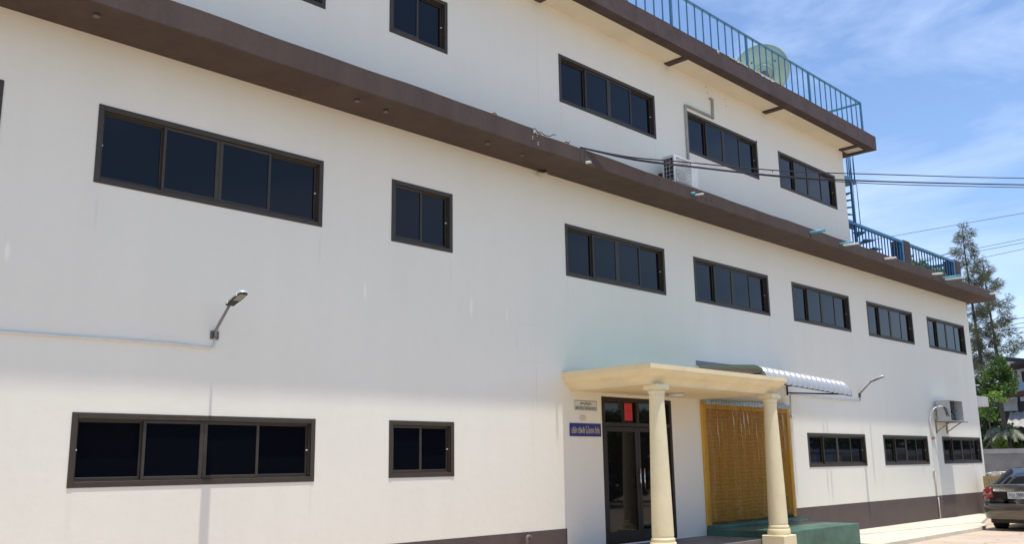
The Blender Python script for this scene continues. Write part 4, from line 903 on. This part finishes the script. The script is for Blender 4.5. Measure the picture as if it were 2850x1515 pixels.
# ------------------------------------------------------------------ car
def car():
    X, Y, Z = 25.1, -2.97, -.10
    t = thing('parked_car', (X + 2.4, Y, Z), 'grey brown sedan parked at the right edge with its rear to the camera', 'car')
    CP = mat('car_paint', (.095, .080, .066), .28, metal=.55, coat=1, var=.03); CG = mat('car_glass', (.012, .013, .016), .03, spec=.7); RL = mat('tail_lamp_red', (.22, .005, .010), .25); CLR = mat('clear_lamp', (.33, .22, .19), .3); TY = mat('tyre', (.015, .015, .015), .8)
    # stations: x, half width, sill z, belt z, deck z
    ST = [(0, .70, .42, .90, 1.04), (.04, .80, .34, .97, 1.085), (.12, .86, .30, 1.0, 1.10), (.35, .895, .26, 1.0, 1.105), (.8, .91, .24, .99, 1.10), (1.6, .915, .22, .98, 1.06), (2.6, .915, .22, .97, 1.03), (3.4, .905, .23, .94, 1.0), (4.2, .87, .25, .86, .92), (4.6, .80, .30, .76, .82), (4.75, .66, .38, .66, .70)]
    sec = lambda w_, sl, bl, dk: [(0, sl), (w_ * .90, sl), (w_ * .975, sl + .07), (w_, (sl + bl) * .5 - .03), (w_ * 1.0, (sl + bl) * .5 + .05), (w_ * .965, bl), (w_ * .93, bl + (dk - bl) * .6), (w_ * .86, dk), (w_ * .45, dk + .018), (0, dk + .022)]
    m_ = MB(); npt = 10
    for s in (1, -1):
        b = len(m_.v)
        for x, w_, sl, bl, dk in ST: m_.v += [Vector((X + x, Y + s * y, Z + z)) for y, z in sec(w_, sl, bl, dk)]
        for i in range(len(ST) - 1):
            for k in range(npt - 1): q = [b + i * npt + k, b + i * npt + k + 1, b + (i + 1) * npt + k + 1, b + (i + 1) * npt + k]; m_.face(q if s == 1 else q[::-1], True)
        m_.face([b + k for k in range(npt)], True); m_.face([b + (len(ST) - 1) * npt + k for k in range(npt)])
    obj('body', m_, CP, t)
    # cabin: lower ring and roof ring
    C = [(.50, .74, 1.10), (1.25, .55, 1.465), (1.75, .60, 1.50), (2.5, .59, 1.485), (3.35, .76, 1.03)]
    g_ = MB(); low = [(.50, .76), (1.2, .80), (1.75, .82), (2.5, .82), (3.35, .78)]
    for s in (1, -1):
        b = len(g_.v)
        for (x, wt, zt_), (xl, wl_) in zip(C, low):
            zb_ = 1.06; zt2 = max(zt_, zb_ + .01)
            g_.v += [Vector((X + x, Y + s * wl_, Z + zb_)), Vector((X + x, Y + s * (wl_ + (wt - wl_) * .85), Z + zb_ + (zt2 - zb_) * .85)), Vector((X + x, Y + s * wt * .93, Z + zt2 - .01)), Vector((X + x, Y + s * wt * .5, Z + zt2 + .012)), Vector((X + x, Y, Z + zt2 + .016))]
        for i in range(4):
            for k in range(4):
                roof = (i in (1, 2) and k >= 1) or False
                q = [b + i * 5 + k, b + i * 5 + k + 1, b + (i + 1) * 5 + k + 1, b + (i + 1) * 5 + k]; g_.face(q if s == 1 else q[::-1], True, 0 if roof else 1)
    obj('cabin', g_, [CP, CG], t)
    for s in (1, -1):
        pl = MB()
        for i in range(4):
            (xa, wa, za), (xb, wb, zb_) = C[i], C[i + 1]
            pl.bar((X + xa, Y + s * wa * .95, Z + za + .002), (X + xb, Y + s * wb * .95, Z + zb_ + .002), .07, .03)
        obj('pillar', pl, CP, t)
    for s in (1, -1):
        l_ = MB(); ys = lambda v: Y + s * v
        P_ = [(-.012, .60, .80), (-.012, .64, 1.04), (.02, .74, 1.055), (.10, .86, .98), (.16, .89, .90), (.15, .90, .78), (.05, .82, .77)]
        q = [(X + a, ys(b_), Z + c) for a, b_, c in P_]; cc = (X - .02, ys(.74), Z + .90); l_.add(q + [cc] + [(a + .08, b_ - s * .03, c) for a, b_, c in q], [((i, (i + 1) % 7, 7) if s == 1 else ((i + 1) % 7, i, 7)) for i in range(7)] + [(i, 8 + i, 8 + (i + 1) % 7, (i + 1) % 7) for i in range(7)], sm=True)
        tl = obj('tail_light', l_, RL, t)
        obj('clear_section', MB().add([(X - .025, ys(.63), Z + .885), (X - .022, ys(.74), Z + .875), (X + .055, ys(.85), Z + .875), (X + .045, ys(.83), Z + .95), (X - .022, ys(.73), Z + .965), (X - .022, ys(.635), Z + .955)], [(0, 1, 2, 3, 4, 5)]), CLR, tl)
    bm_ = MB(); 
    for s in (1, -1):
        b = len(bm_.v)
        for y, x in ((0, -.13), (.45, -.12), (.68, -.085), (.80, -.02), (.88, .12)):
            bm_.v += [Vector((X + x + .05, Y + s * y, Z + .30)), Vector((X + x + .01, Y + s * y, Z + .36)), Vector((X + x, Y + s * y, Z + .50)), Vector((X + x, Y + s * y, Z + .60)), Vector((X + x + .03, Y + s * y, Z + .655)), Vector((X + x + .12, Y + s * y, Z + .67))]
        for i in range(4):
            for k in range(5): q = [b + i * 6 + k, b + i * 6 + k + 1, b + (i + 1) * 6 + k + 1, b + (i + 1) * 6 + k]; bm_.face(q if s == 1 else q[::-1], True)
    obj('bumper', bm_, CP, t)
    obj('trim', MB().bbox(X - .02, X + .01, Y - .6, Y + .6, Z + .945, Z + .965, .004).box(X - .088, X - .05, Y - .6, Y + .6, Z + .613, Z + .62), STEEL, t)
    obj('underside', MB().box(X + .1, X + 4.5, Y - .75, Y + .75, Z + .2, Z + .42), BLACK, t)
    pt = MB().bbox(X - .03, X - .012, Y - .12, Y + .27, Z + .78, Z + .935, .006); pp = obj('number_plate', pt, mat('plate_white', (.55, .56, .56), .4), t)
    text_mesh('lettering', '5กฉ 5888', .33, .085, (X - .032, Y + .075, Z + .875), (0, -1, 0), (0, 0, 1), INK, pp, bold=.012)
    text_mesh('lettering', 'กรุงเทพมหานคร', .22, .028, (X - .032, Y + .075, Z + .805), (0, -1, 0), (0, 0, 1), INK, pp, bold=.01)
    for x in (.95, 3.75):
        for s in (1, -1):
            y0 = Y + s * .90; y1 = Y + s * .68; b = MB(); n = 28
            for y in (y0, y1):
                pass
            b.tube([(X + x, y0, Z + .325), (X + x, y1, Z + .325)], .325, 32)
            wh = obj('wheel', b, TY, t); obj('rim', MB().tube([(X + x, y0 + s * .004, Z + .325), (X + x, y0 - s * .02, Z + .325)], .21, 24), ALU, wh)
    obj('exhaust', MB().tube([(X - .02, Y - .5, Z + .27), (X + .4, Y - .5, Z + .28)], .03, 12), STEEL, t)
car()

# ------------------------------------------------------------------ far side of the yard (seen in the window reflections)
fx0, fx1 = 36, 92
ff = thing('yard_fence', (50, -13.2, -.08), 'grey panel fence with blue rails across the yard, mirrored in the ground windows', 'fence')
obj('panel', MB().box(fx0, fx1, -13.7, -13.6, -.08, 2.25), mat('fence_grey', (.55, .60, .66), .8, var=.15), ff)
obj('rail', MB().box(fx0, fx1, -13.30, -13.24, 1.96, 2.10).box(fx0, fx1, -13.30, -13.24, 1.2, 1.3), BLUE, ff)
for k in range(46): x = fx0 + 1 + k * 1.15; obj('post', MB().box(x - .05, x + .05, -13.30, -13.24, -.08, 1.96), BLUE, ff)
base_t = tree('yard_tree', (30, -17, -.08), [((30, -17, 2.6), (2.6, 1.6, 1.6)), ((31.5, -17, 3.2), (1.6, 1.3, 1.2)), ((28.6, -17.2, 3.4), (1.5, 1.2, 1.2)), ((30, -16.8, 1.2), (3, 1.2, 1.3))], 420, .34, LEAF, 'dense dark tree across the yard behind the camera', 'tree', 41, .18, 'trees across the yard')
for k in range(1, 12):
    c = base_t.copy(); COL.objects.link(c); c.location = (30 + k * 5.4, -17 - 1.2 * math.sin(k * 2.1), -.08); c.rotation_euler.z = k * 1.1; s_ = 1 + .18 * math.sin(k * 3.3); c.scale = (s_, s_, s_)
    for ch in base_t.children: d_ = ch.copy(); COL.objects.link(d_); d_.parent = c

cp = thing('reflection_shed', (8, -16.5, -.08), 'added unseen dark shed behind the camera that darkens the left window reflections', 'shed')  # added out of view so the left ground windows mirror something dark
obj('roof', MB().box(-12, 33, -20, -13.8, 3.5, 3.62), mat('reflection_shed_roof', (.08, .08, .08), .8), cp)
obj('back_wall', MB().box(-12, 33, -20.2, -20.0, -.08, 3.5), mat('reflection_shed_back', (.03, .03, .03), .9), cp)
obj('panel', MB().box(8.6, 13.5, -19.9, -19.8, 2.2, 3.3), mat('reflection_shed_panel', (.12, .12, .11), .8), cp)
for k in range(8): obj('post', MB().box(-11.9 + 6.2 * k, -11.75 + 6.2 * k, -13.95, -13.8, -.08, 3.5), FRAMED, cp)
